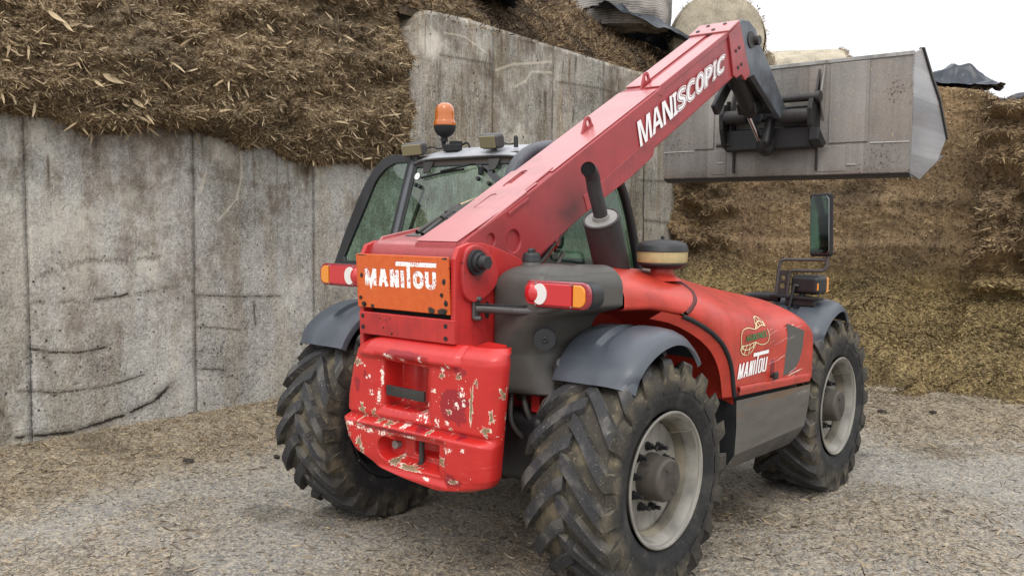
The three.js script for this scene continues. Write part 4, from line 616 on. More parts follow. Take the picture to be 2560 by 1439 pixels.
// ---- counterweight casting
{
  const xl = [[0.53, 0.3], [0.545, 0.12], [0.57, -0.1], [0.62, -0.225], [0.7, -0.3], [0.79, -0.33], [0.9, -0.325], [1.05, -0.29], [1.15, -0.25], [1.195, -0.2], [1.215, -0.13]];
  const xr = [[0.53, 0.42], [0.555, 0.56], [0.585, 0.64], [0.62, 0.66], [0.75, 0.672], [0.9, 0.685], [1.05, 0.7], [1.15, 0.71], [1.2, 0.705], [1.225, 0.68]];
  const box2 = (x, y, x0, x1, y0, y1, s) => sstep(-s, s, Math.min(x - x0, x1 - x, y - y0, y1 - y));
  const zAt = (x, y, a, b) => {
    let z = 0.755; const d = Math.min((x - a), (b - x)), rd = 0.085; z -= 0.08 * (1 - Math.sqrt(1 - Math.pow(1 - clamp(d / rd), 2)));
    const low = sstep(0.815, 0.785, y + 0.03 * sstep(0.6, 0.72, x)) * sstep(0.76, 0.62, x); z += 0.03 * low * sstep(-0.4, -0.3, x);
    z -= 0.022 * Math.exp(-Math.pow((y - 0.808) / 0.013, 2)) * sstep(0.7, 0.6, x);
    z -= 0.35 * Math.pow(clamp(0.64 - y, 0, 1), 1.3);
    const lip = sstep(1.105, 1.135, y) * sstep(-0.2, -0.15, x - 0.5 * (y - 1.12)) * sstep(0.5, 0.46, x); z += 0.022 * lip; z -= 0.85 * Math.pow(Math.max(0, y - 1.14), 1.25) * (x > 0.5 ? 0.45 : 1);
    if (y > 1.17) z -= 2.6 * Math.pow(y - 1.17, 1.4);
    const up = box2(x, y, -0.02, 0.262, 0.882, 1.095 - 0.03 * x, 0.012); z -= 0.13 * up + 0.035 * up * box2(x, y, 0.09, 0.22, 0.85, 1.2, 0.02);
    z -= 0.02 * box2(x, y, -0.05, 0.29, 0.86, 1.125, 0.03) * (1 - up);
    const lo = clamp(box2(x, y, 0.06, 0.36, 0.615, 0.735, 0.02) + sstep(0.062, 0.048, Math.hypot(x - 0.015, (y - 0.675) * 1.05))); z -= 0.1 * lo + 0.05 * box2(x, y, 0.14, 0.33, 0.66, 0.725, 0.01);
    z -= 0.018 * sstep(0.79, 0.76, y) * box2(x, y, -0.2, 0.42, 0.57, 0.775, 0.02) * (1 - lo);
    return z + 0.004 * (fbm(x * 9, y * 9, 3, 820) - 0.5);
  };
  const rows = [], n = 190, m = 170;
  for (let j = 0; j <= m; j++) { const y = 0.532 + (1.222 - 0.532) * j / m, a = interp(xl, y), b = interp(xr, y), r = [[a + 0.02, y, 0.5]]; for (let i = 0; i <= n; i++) { const x = lerp(a, b, i / n); r.push([x, y, zAt(x, y, a, b)]); } r.push([b - 0.02, y, 0.63], [b - 0.07, y, 0.57], [b - 0.2, y, 0.54]); rows.push(r); }
  rows.push(rows[m].map((q, i) => [q[0] - 0.1 * sstep(n - 26, n + 2, i), q[1] - 0.03, Math.min(q[2], 0.57)])); rows.unshift(rows[0].map((q) => [q[0], q[1] + 0.02, Math.min(q[2], 0.5)]));
  const chips = [['t',-0.253,1.109,0.025,0.029],['t',-0.214,1.081,0.065,0.032],['w',-0.154,1.067,0.016,0.009],['w',-0.139,1.006,0.013,0.009],['w',-0.117,1.017,0.015,0.017],['w',-0.103,0.936,0.033,0.026],['d',-0.210,0.969,0.039,0.076],['d',-0.154,1.022,0.026,0.041],['t',-0.175,0.839,0.047,0.076],['t',-0.091,0.831,0.066,0.046],['w',-0.057,0.924,0.016,0.068],['w',-0.040,1.018,0.011,0.091],['t',-0.045,0.803,0.057,0.017],['t',0.029,0.800,0.064,0.023],['w',0.137,0.802,0.047,0.016],['w',0.245,0.865,0.083,0.065],['d',0.245,0.805,0.076,0.033],['w',0.324,0.998,0.030,0.018],['w',0.276,0.924,0.022,0.016],['t',0.376,1.074,0.036,0.032],['w',0.386,1.106,0.026,0.013],['w',0.430,1.123,0.017,0.012],['d',0.501,1.107,0.083,0.042],['t',0.483,1.082,0.049,0.027],['d',0.452,0.938,0.167,0.175],['w',0.508,1.014,0.042,0.058],['w',0.516,0.968,0.021,0.042],['w',0.473,0.951,0.036,0.031],['t',0.420,0.912,0.043,0.021],['w',0.351,0.848,0.029,0.048],['w',0.415,0.858,0.026,0.024],['t',0.438,0.833,0.025,0.012],['d',0.502,0.808,0.043,0.032],['t',0.564,0.974,0.018,0.172],['t',0.595,1.066,0.020,0.036],['t',0.715,1.056,0.017,0.046],['t',0.696,1.002,0.017,0.081],['t',0.663,0.916,0.020,0.056],['t',0.640,0.856,0.041,0.057],['t',0.302,0.798,0.027,0.019],['t',-0.273,0.749,0.044,0.036],['w',-0.238,0.769,0.061,0.018],['w',-0.168,0.759,0.068,0.035],['t',-0.238,0.710,0.026,0.018],['w',-0.100,0.749,0.059,0.029],['w',-0.017,0.747,0.066,0.028],['t',0.041,0.752,0.048,0.017],['w',0.093,0.739,0.040,0.022],['w',0.168,0.749,0.085,0.028],['w',0.207,0.738,0.069,0.033],['w',0.291,0.736,0.060,0.017],['t',-0.182,0.675,0.035,0.071],['t',-0.165,0.637,0.035,0.036],['w',0.442,0.737,0.057,0.027],['w',0.538,0.753,0.021,0.016],['t',0.388,0.676,0.051,0.043],['t',0.321,0.692,0.022,0.044],['d',0.471,0.600,0.120,0.058],['t',0.471,0.598,0.057,0.022],['t',0.056,0.617,0.049,0.034],['t',0.168,0.604,0.138,0.023],['w',0.284,0.573,0.045,0.011],['w',0.241,1.051,0.016,0.088],['d',0.129,1.148,0.286,0.039],['w',0.034,1.130,0.064,0.028],['w',0.117,1.124,0.032,0.013],['w',0.249,1.136,0.018,0.033],['d',0.057,0.770,0.452,0.022]];
  const X0 = -0.36, XW = 1.16, Y0 = 0.5, YH = 0.76;
  const tex = canvasTex(1400, 917, (ctx, w, h) => {
    ctx.fillStyle = 'rgb(190,36,32)'; ctx.fillRect(0, 0, w, h); const sx = w / XW, sy = h / YH;
    for (let k = 0; k < 700; k++) { ctx.fillStyle = `rgba(${rnd() < 0.5 ? '165,24,30' : '205,48,38'},${rr(0.03, 0.1)})`; ctx.beginPath(); ctx.ellipse(rr(0, w), rr(0, h), rr(6, 90), rr(6, 40), rr(0, 3), 0, 7); ctx.fill(); }
    const blob = (cx, cy, rx, ry, col, rag, sd) => { ctx.fillStyle = col; ctx.beginPath(); for (let k = 0; k <= 70; k++) { const a = k / 70 * 2 * Math.PI, q = Math.max(0.12, 0.95 - rag * 0.75 + rag * vn(Math.cos(a) * 2.4 + sd, Math.sin(a) * 2.4 + sd * 1.7, 830) * 1.7 + rag * 0.9 * (vn(Math.cos(a) * 11 + sd, Math.sin(a) * 11, 831) - 0.5)); const X = cx + rx * q * Math.cos(a), Y = cy + ry * q * Math.sin(a); k ? ctx.lineTo(X, Y) : ctx.moveTo(X, Y); } ctx.fill(); };
    const pass = (types) => chips.forEach(([t, x, y, cw, ch], i) => {
      if (!types.includes(t)) return; const cx = (x - X0) * sx, cy = (1 - (y - Y0) / YH) * h, rx = cw * sx / 2, ry = ch * sy / 2;
      if (t === 'd') blob(cx, cy, rx, ry, 'rgba(140,18,34,0.8)', 0.35, i);
      if (t === 't') { blob(cx, cy, rx * 0.74 + 1.5, ry * 0.8 + 1.5, 'rgb(226,208,188)', 1.1, i); blob(cx, cy, rx * 0.6, ry * 0.68, 'rgb(132,112,82)', 1.0, i); for (let k = 0; k < 7; k++) blob(cx + rr(-1.1, 1.1) * rx, cy + rr(-1.1, 1.1) * ry, rr(1, 4), rr(1, 5), rnd() < 0.6 ? 'rgb(226,210,190)' : 'rgb(120,100,72)', 0.8, k + i); for (let k = 0; k < 8; k++) { ctx.strokeStyle = 'rgba(60,48,34,0.5)'; ctx.beginPath(); const a = cx + rr(-0.6, 0.6) * rx, b = cy + rr(-0.6, 0.6) * ry; ctx.moveTo(a, b); ctx.lineTo(a + rr(-2, 2), b + rr(2, 10)); ctx.stroke(); } }
      if (t === 'w') { const n = Math.ceil(Math.max(rx, ry) / 5); for (let k = 0; k < n * 2; k++) blob(cx + rr(-0.75, 0.75) * rx, cy + rr(-0.75, 0.75) * ry, Math.min(rx, 7) * rr(0.4, 1.1), Math.min(ry, 7) * rr(0.4, 1.1), 'rgb(240,232,220)', 0.8, i * 7 + k); for (let k = 0; k < n * 4; k++) blob(cx + rr(-1.3, 1.3) * rx, cy + rr(-1.3, 1.3) * ry, rr(0.8, 2.4), rr(0.8, 2.4), 'rgb(236,222,208)', 0.6, k); }
    });
    pass('d'); pass('wt');
    for (let k = 0; k < 260; k++) { const e = rnd(), x = e < 0.4 ? rr(-0.3, 0.45) : e < 0.7 ? rr(-0.08, 0.3) : rr(-0.3, 0.7), y = e < 0.4 ? 0.79 + rr(-0.04, 0.03) : e < 0.7 ? (rnd() < 0.5 ? 1.1 : 0.885) + rr(-0.03, 0.03) : rr(0.56, 1.15); blob((x - X0) * sx, (1 - (y - Y0) / YH) * h, rr(0.8, 3), rr(0.8, 3.6), rnd() < 0.7 ? 'rgb(238,228,214)' : 'rgb(96,74,56)', 0.8, k); }
    for (let k = 0; k < 120; k++) { const x = (0.7 + rr(-0.03, 0.08) - X0) * sx, y = rr(0.3, 0.95) * h; ctx.strokeStyle = `rgba(${rnd() < 0.5 ? '120,70,66' : '226,150,140'},${rr(0.15, 0.45)})`; ctx.lineWidth = rr(0.8, 2); ctx.beginPath(); ctx.moveTo(x, y); ctx.lineTo(x + rr(8, 26), y - rr(10, 36)); ctx.stroke(); }
    for (let k = 0; k < 30; k++) { const x = (rr(0.5, 0.7) - X0) * sx, y = (1 - (rr(0.56, 0.72) - Y0) / YH) * h; ctx.strokeStyle = 'rgba(232,160,150,0.4)'; ctx.lineWidth = 1.2; ctx.beginPath(); ctx.moveTo(x, y); ctx.lineTo(x + rr(10, 50), y - rr(-3, 5)); ctx.stroke(); }
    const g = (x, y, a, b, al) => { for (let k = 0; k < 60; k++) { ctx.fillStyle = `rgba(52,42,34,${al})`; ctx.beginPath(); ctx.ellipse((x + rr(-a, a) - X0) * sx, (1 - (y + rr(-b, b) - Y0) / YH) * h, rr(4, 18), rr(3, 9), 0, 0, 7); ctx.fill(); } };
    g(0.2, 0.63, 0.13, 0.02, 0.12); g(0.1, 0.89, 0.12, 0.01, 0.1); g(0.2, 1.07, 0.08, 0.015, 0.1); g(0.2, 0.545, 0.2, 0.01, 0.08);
  });
  const gg = planarUV(grid(rows), (q) => (q.x - X0) / XW, (q) => (q.y - Y0) / YH);
  const cw = add('counterweight', gg, new THREE.MeshPhysicalMaterial({ map: tex, roughness: 0.4, clearcoat: 0.3, clearcoatRoughness: 0.3, side: THREE.DoubleSide }), T, true);
  part('tow_bar', cw, rbox(0.262, 0.05, 0.016, 0.122, 0.958, 0.738, 0.003, 0, 0, -0.01), M.darksteel);
  part('hitch_pin', cw, [rod([0.195, 0.6, 0.7], [0.195, 0.75, 0.7], 0.014), rod([0.195, 0.61, 0.7], [0.195, 0.622, 0.7], 0.022)], M.darksteel);
  part('bolt', cw, [rod([0.02, 0.685, 0.65], [0.022, 0.685, 0.715], 0.024, 0.022, 6)], M.steel);
  part('slot_back', cw, rbox(0.19, 0.06, 0.01, 0.235, 0.69, 0.626, 0.002), M.rubber);
}
// ---- fuel tank
{
  const pr = [[0.93, 0.51], [1.05, 0.52], [1.15, 0.545], [1.25, 0.61], [1.32, 0.665], [1.36, 0.71], [1.4, 0.735], [1.6, 0.74]];
  const rows = [], ys = []; for (let i = 0; i <= 50; i++) ys.push(0.955 + 0.515 * i / 50); for (let i = 1; i <= 12; i++) ys.push(1.47 + 0.112 * Math.sin(i / 12 * Math.PI / 2));
  for (const y of ys) {
    const k = y > 1.47 ? 0.125 * (1 - Math.sqrt(Math.max(0, 1 - Math.pow((y - 1.47) / 0.1125, 2)))) : 0, c = interp(pr, y) , lowr = sstep(1.39, 1.335, y), so = interp([[0.95, 0.27], [1.05, 0.2], [1.18, 0.1], [1.3, 0.06], [1.4, 0.05]], y);
    const bot = 0.02 * sstep(0.985, 0.955, y);
    const pts = [V(0.405 + k * 0.9, 0, 0.12), V(0.405 + k * 0.9, 0, 0.3), V(0.412 + k, 0, 0.415 - k - bot), V(0.43 + k, 0, 0.435 - k - bot), V(lerp(0.43, c - 0.05, 0.55), 0, 0.445 - k - bot), V(c - 0.06, 0, 0.44 - k - bot), V(c - k * 0.6, 0, lerp(0.395, 0.4, lowr) - k - bot), V(lerp(0.8, c + 0.5 * so, lowr) - k, 0, lerp(0.28, 0.345, lowr) - k), V(lerp(0.845, c + 0.85 * so, lowr) - k, 0, lerp(0.17, 0.26, lowr)), V(lerp(0.885, c + so, lowr) - k, 0, lerp(0.06, 0.16, lowr)), V(lerp(0.9, c + so + 0.02, lowr) - k, 0, 0.03)];
    rows.push(new THREE.CatmullRomCurve3(pts, false, 'centripetal').getPoints(60).map((p) => [p.x, y, p.z]));
  }
  rows.push(rows[rows.length - 1].map((p) => [0.62, 1.586, 0.2])); rows.unshift(rows[0].map((p) => [Math.min(p[0], 0.8), 0.95, Math.min(p[2], 0.15)]));
  const t = add('fuel_tank', grid(rows), M.tank);
  part('filler_cap', t, [at(new THREE.CylinderGeometry(0.043, 0.048, 0.03, 28), 0.545, 1.615, 0.3), at(new THREE.CylinderGeometry(0.036, 0.042, 0.012, 28), 0.545, 1.636, 0.3), rbox(0.03, 0.028, 0.075, 0.545, 1.648, 0.3, 0.01, 0, 0.5)], M.black);
  part('filler_neck', t, [at(new THREE.CylinderGeometry(0.04, 0.055, 0.04, 28), 0.545, 1.585, 0.3)], M.tank);
  part('tank_knob', t, [at(new THREE.CylinderGeometry(0.052, 0.058, 0.035, 32).rotateX(Math.PI / 2), 0.705, 1.24, 0.395, 0, 0.55), at(new THREE.TorusGeometry(0.01, 0.005, 8, 20), 0.716, 1.24, 0.412, 0, 0.55)], M.black);
}
// ---- hoses and wiring at the rear
add('hydraulic_hose', [tube([[0.5, 0.98, 0.3], [0.56, 0.86, 0.34], [0.6, 0.74, 0.26], [0.66, 0.66, 0.12]], 0.014), tube([[0.46, 0.96, 0.34], [0.5, 0.8, 0.38], [0.58, 0.68, 0.28], [0.7, 0.62, 0.16]], 0.012), tube([[0.5, 0.9, 0.24], [0.62, 0.9, 0.2], [0.7, 0.78, 0.1]], 0.011), tube([[0.3, 1.5, 0.2], [0.34, 1.56, 0.0], [0.3, 1.66, -0.2], [0.28, 1.76, -0.36]], 0.012), tube([[0.32, 1.44, 0.1], [0.36, 1.52, -0.1], [0.3, 1.62, -0.3]], 0.012)], M.hose);
add('lamp_wire', [tube([[0.43, 1.4, 0.575], [0.52, 1.398, 0.52], [0.6, 1.395, 0.47], [0.68, 1.4, 0.41]], 0.0045), tube([[-1.0, 2.262, -0.52], [-0.95, 2.275, -0.53], [-0.9, 2.262, -0.54], [-0.82, 2.268, -0.54]], 0.005), tube([[-0.33, 2.275, -0.52], [-0.29, 2.262, -0.53], [-0.23, 2.268, -0.53]], 0.004)], M.rubber);
// ---- tail lights
function tailLight(s, [x0, y, z]) { // s=1: amber end to the right
  const w = 0.375, h = 0.125, cx = x0 + s * w / 2, X = (u) => x0 + s * u * w;
  const rrect = (u0, u1, hh, rl, rr2) => { let a = X(u0), c = X(u1), ra = rl, rc = rr2; if (s < 0) { [a, c] = [c, a]; [ra, rc] = [rc, ra]; } const q = (cx2, cy2, r, a0) => capCirc(cx2, cy2, r, 7, a0, a0 + Math.PI / 2); return [...q(c - rc, y + hh - rc, rc, 0), ...q(a + ra, y + hh - ra, ra, Math.PI / 2), ...q(a + ra, y - hh + ra, ra, Math.PI), ...q(c - rc, y - hh + rc, rc, Math.PI * 1.5)]; };
  const b = add('tail_light', exZ(rrect(0.02, 1.02, h * 0.48, 0.035, 0.05), z - 0.1, z - 0.01, 0.008), M.black);
  part('lens_rim', b, exZ(rrect(0, 1, h / 2, 0.036, 0.05), z - 0.016, z + 0.01, 0.008), M.lensDark);
  part('red_lens', b, exZ(rrect(0.03, 0.745, h * 0.4, 0.032, 0.004), z, z + 0.019, 0.004), M.lensRed);
  part('reverse_lens', b, at(new THREE.CylinderGeometry(0.046, 0.048, 0.02, 32).rotateX(Math.PI / 2).scale(0.9, 1.05, 1), X(0.265), y, z + 0.014), M.lensWhite);
  part('red_dome', b, at(new THREE.SphereGeometry(0.044, 28, 18).scale(0.98, 1.0, 0.5), X(0.14), y, z + 0.014), M.lensRed);
  part('amber_lens', b, exZ(rrect(0.765, 0.94, h * 0.4, 0.004, 0.034), z, z + 0.019, 0.004), M.lensAmber);
  for (const [u, v] of [[0.2, 0.4], [0.2, -0.4], [0.74, 0.4], [0.74, -0.4]]) part('screw', b, rod([X(u), y + v * h, z + 0.008], [X(u), y + v * h, z + 0.0215], 0.004, 0.004, 10), M.steel);
}
tailLight(1, [0.612, 1.457, 0.43]); tailLight(-1, [-0.525, 1.482, 0.43]);
add('light_bracket', [tube([[0.42, 1.378, 0.56], [0.47, 1.378, 0.53], [0.56, 1.372, 0.47], [0.65, 1.372, 0.42], [0.74, 1.39, 0.385], [0.8, 1.43, 0.36]], 0.022), rbox(0.014, 0.1, 0.05, 0.421, 1.378, 0.565, 0.01), rod([0.42, 1.425, 0.575], [0.45, 1.425, 0.56], 0.012), rod([0.42, 1.332, 0.575], [0.45, 1.332, 0.56], 0.012)], M.tubeGrey);
add('light_bracket', [tube([[-0.25, 1.4, 0.5], [-0.4, 1.4, 0.44], [-0.6, 1.43, 0.4]], 0.022)], M.tubeGrey);

// ---- engine hood
const hX = (z) => interp([[-2.02, 0.84], [-1.95, 0.95], [-1.9, 1.03], [-1.86, 1.095], [-1.83, 1.135], [-1.8, 1.156], [-1.77, 1.163], [-1.68, 1.163], [-0.62, 1.16], [-0.53, 1.15], [-0.45, 1.13], [-0.38, 1.1], [-0.28, 1.06], [-0.2, 1.03], [-0.1, 0.98], [0.02, 0.903]], z);
const hT = (z) => interp([[-2.02, 0.98], [-1.97, 1.07], [-1.9, 1.155], [-1.82, 1.22], [-1.72, 1.275], [-1.6, 1.32], [-1.25, 1.4], [-0.9, 1.468], [-0.6, 1.52], [-0.4, 1.545], [-0.135, 1.562], [0.02, 1.575]], z);
const hB = (z) => interp([[-2.1, 0.79], [-1.76, 0.805], [-0.7, 0.862], [-0.674, 0.872], [-0.642, 1.004], [-0.62, 1.055], [-0.595, 1.098], [-0.56, 1.142], [-0.518, 1.182], [-0.46, 1.226], [-0.397, 1.267], [-0.33, 1.302], [-0.264, 1.328], [-0.11, 1.363], [0.02, 1.36]], z);
const hIn = (d, z) => { const k = sstep(0, -0.75, z), k2 = sstep(-1.15, -1.72, z), A = lerp(lerp(0.3, 0.46, k), 0.26, k2), D = lerp(lerp(0.17, 0.33, k), 0.17, k2); return d >= D ? 0 : A * Math.pow(1 - d / D, 2.7); };
const hoodX = (z, y) => hX(z) - hIn(Math.max(0, hT(z) - y), z);
function hoodRows(za, zb, n, slant) {
  const rows = []; for (let i = 0; i <= n; i++) {
    const zs = lerp(za, zb, i / n), row = [], m = 34; let B = hB(zs);
    for (let k = 0; k <= m; k++) { const t = Math.pow(k / m, 1.35), z = zs - 0.34 * (1 - t) * slant(zs), T0 = hT(z), y = lerp(T0, B, t), x = hX(z) - hIn(T0 - y, z) - 0.012 * sstep(0.93, 1, t); if (k === 0) row.push([0.42, T0 + 0.005, z], [0.6, T0 + 0.004, z]); row.push([x, y, z]); }
    const l = row[row.length - 1]; row.push([l[0] - 0.03, l[1] + 0.002, l[2]]); rows.push(row);
  } return rows;
}
{
  const cowl = add('rear_cowl', grid(hoodRows(0.02, -0.265, 16, (z) => sstep(0.02, -0.28, z))), M.hood);
  const hr = hoodRows(-0.29, -2.02, 120, (z) => clamp((z + 1.25) / 0.96)); hr.push(hr[hr.length - 1].map((q) => [Math.min(q[0], 0.84), lerp(q[1], 0.9, 0.3), -2.04]));
  const hood = add('engine_hood', grid(hr), M.hood);
  // wheel arch liner and its rubber edging
  const arc = []; for (let i = 0; i <= 50; i++) { const z = lerp(0.0, -0.676, Math.pow(i / 50, 0.8)); arc.push([hX(z), hB(z), z]); } arc.push([1.16, 0.75, -0.69], [1.15, 0.62, -0.69]);
  const shape = (a, x) => [x(a), a[1], a[2]];
  add('arch_liner', grid([0, 0.25, 0.5, 0.75, 1].map((t) => arc.map((a) => [lerp(a[0] - 0.012, 0.6, t), a[1] + 0.012 - 0.05 * t * sstep(1.0, 1.3, a[1]), a[2] - 0.015 - 0.03 * t]))), M.hood);
  add('arch_edge', grid([0, 0.5, 1].map((t) => arc.slice(8, 51).map((a) => [a[0] + 0.002 - 0.04 * t, a[1] - 0.035 * t * (a[1] > 0.9 ? 1 : 0.2), a[2] + 0.05 * t]))), M.hood);
  add('inner_wing', [rbox(0.04, 0.9, 0.9, 0.6, 1.05, -0.3, 0.01)], M.hood);
  const seal = arc.filter((a) => a[1] < 1.325 && a[1] > 0.86).map((a) => [a[0] + 0.003, a[1], a[2]]);
  add('hood_seal', tube(seal, 0.013, 80, 8), M.rubber);
  const seam = hoodRows(-0.28, -0.281, 1, () => 1)[0].slice(3, -3).map((q) => [q[0] - 0.01, q[1] - 0.004, q[2]]); add('hood_seam', tube(seam, 0.016, 60, 8), std({ color: L3(0.09, 0.02, 0.018), roughness: 0.7 }));
  // decals follow the hood skin
  const skin = (z0, z1, y0, y1, n, off, uvf) => { const rows = []; for (let j = 0; j <= n; j++) { const r = []; for (let i = 0; i <= n; i++) { const z = lerp(z0, z1, i / n), y = lerp(y0, y1, j / n); r.push([hoodX(z, y) + off, y, z]); } rows.push(r); } const g = grid(rows), uv = new Float32Array((n + 1) * (n + 1) * 2); for (let j = 0; j <= n; j++) for (let i = 0; i <= n; i++) uv.set([i / n, j / n], (j * (n + 1) + i) * 2); g.setAttribute('uv', new THREE.BufferAttribute(uv, 2)); return g; };
  const cut = (t) => std({ map: t, alphaTest: 0.45, roughness: 0.45 });
  const name = canvasTex(768, 512, (ctx, w, h) => { ctx.clearRect(0, 0, w, h); for (const [c, dx, dy] of [['rgb(150,30,40)', -7, -9], ['rgb(240,238,236)', 0, 0]]) { ctx.save(); ctx.transform(1, 0, -0.13, 1, 74 + dx, 24 + dy); ctx.fillStyle = ctx.strokeStyle = c; letters(ctx, w - 105, h - 40); ctx.restore(); } });
  part('name_decal', hood, skin(-0.70, -1.125, 0.955, 1.085, 16, 0.003, 0), cut(name), true);
  const logo = canvasTex(1024, 768, (ctx, w, h) => { // outline of two lobes with netted ends round a green word
    ctx.clearRect(0, 0, w, h); ctx.lineJoin = ctx.lineCap = 'round';
    const both = (f) => { for (const [c, lw] of [['rgb(96,22,20)', 27], ['rgb(236,220,172)', 17]]) { ctx.strokeStyle = c; ctx.lineWidth = lw; f(); } };
    both(() => { ctx.beginPath(); ctx.moveTo(70, 560); ctx.bezierCurveTo(10, 300, 60, 200, 230, 190); ctx.bezierCurveTo(360, 186, 430, 230, 520, 250); ctx.stroke(); });
    both(() => { ctx.beginPath(); ctx.moveTo(985, 300); ctx.bezierCurveTo(1010, 480, 960, 600, 800, 610); ctx.bezierCurveTo(690, 612, 620, 580, 540, 540); ctx.stroke(); });
    const net = (P) => { // a netted lobe: outer arc and inner arc joined by ribs
      both(() => { for (const r of [0, 0.5, 1]) { ctx.beginPath(); for (let k = 0; k <= 30; k++) { const p = P(k / 30, r); k ? ctx.lineTo(...p) : ctx.moveTo(...p); } ctx.stroke(); } for (let k = 0; k <= 5; k++) { ctx.beginPath(); ctx.moveTo(...P(k / 5, 0)); ctx.lineTo(...P(k / 5, 0.5)); ctx.lineTo(...P(k / 5, 1)); ctx.stroke(); } });
    };
    const spl = (P) => new THREE.CatmullRomCurve3(P.map((p) => V((p[0] - 185) * 1.5, (p[1] - 75) * 1.06, 0))), lobe = (A, B) => { const a = spl(A), b = spl(B); return (t, r) => { const p = a.getPoint(t), q = b.getPoint(t); return [lerp(p.x, q.x, r), lerp(p.y, q.y, r)]; }; };
    net(lobe([[545, 305], [590, 205], [650, 110], [730, 92], [790, 130], [825, 215], [820, 295]], [[545, 305], [600, 296], [660, 275], [710, 268], [760, 272], [795, 284], [820, 295]]));
    net(lobe([[228, 580], [212, 660], [245, 745], [320, 782], [410, 765], [490, 670], [540, 565]], [[228, 580], [270, 590], [320, 594], [380, 590], [430, 580], [490, 570], [540, 565]]));
    ctx.save(); ctx.font = 'bold 165px serif'; const tw = ctx.measureText('AGROMIX').width; ctx.translate(190, 470); ctx.transform(730 / tw, -0.02, 0, 1.05, 0, 0); ctx.lineWidth = 10; ctx.strokeStyle = 'rgb(60,26,20)'; ctx.strokeText('AGROMIX', 0, 0); ctx.fillStyle = 'rgb(44,140,84)'; ctx.fillText('AGROMIX', 0, 0); ctx.restore();
    ctx.globalCompositeOperation = 'destination-out'; for (let k = 0; k < 26; k++) { ctx.lineWidth = rr(1, 5); ctx.beginPath(); const x = rr(540, 900), y = rr(320, 480); ctx.moveTo(x, y); ctx.lineTo(x + rr(20, 120), y - rr(0, 40)); ctx.stroke(); }
  });
  part('logo_decal', hood, skin(-0.725, -1.13, 1.075, 1.272, 20, 0.003, 0), cut(logo), true);
  const scr = canvasTex(1024, 512, (ctx, w, h) => { ctx.clearRect(0, 0, w, h); for (let k = 0; k < 26; k++) { const b = Math.floor(rr(0, 5)), y = [90, 170, 300, 430, 470][b] + rr(-14, 14), x = rr(b > 2 ? 500 : 40, 620), l = rr(60, 330); ctx.strokeStyle = `rgba(226,${190 + rr(-20, 20) | 0},186,1)`; ctx.lineWidth = rr(1, b > 2 ? 5 : 2.4); ctx.beginPath(); ctx.moveTo(x, y); ctx.quadraticCurveTo(x + l / 2, y - 14, x + l, y - 18 + rr(-6, 6)); ctx.stroke(); } });
  part('scratches', hood, skin(-1.02, -1.72, 0.83, 1.24, 20, 0.0022, 0), cut(scr), true);
  // grille, latch, side ledge
  const gp = [[-1.39, 1.2], [-1.63, 1.14], [-1.61, 1.03], [-1.56, 0.955], [-1.49, 0.915], [-1.41, 0.9], [-1.325, 0.897], [-1.36, 1.05]];
  part('side_grille', hood, exX(gp, 1.145, 1.164, 0.002), M.grille);
  part('hood_latch', hood, [rod([1.15, 0.922, -1.15], [1.185, 0.922, -1.15], 0.011), rbox(0.02, 0.045, 0.05, 1.19, 0.925, -1.15, 0.008)], M.black);
  part('latch_recess', hood, exX(capCirc(0, 0, 0.04, 24).map((p) => [-1.165 + p[0] * 0.8, 0.965 + p[1] * 1.25]), 1.158, 1.1625, 0.001), std({ color: L3(0.2, 0.012, 0.015), roughness: 0.6 }));
  part('hood_ledge', hood, grid([[0.0, 0.003], [0.012, 0.0], [0.012, -0.02], [0.006, -0.045]].map(([o, dy]) => Array.from({ length: 30 }, (_, i) => { const z = lerp(-0.72, -1.72, i / 29); return [1.1635 + o, lerp(0.915, 0.862, i / 29) + dy, z]; }))), M.hood);
}
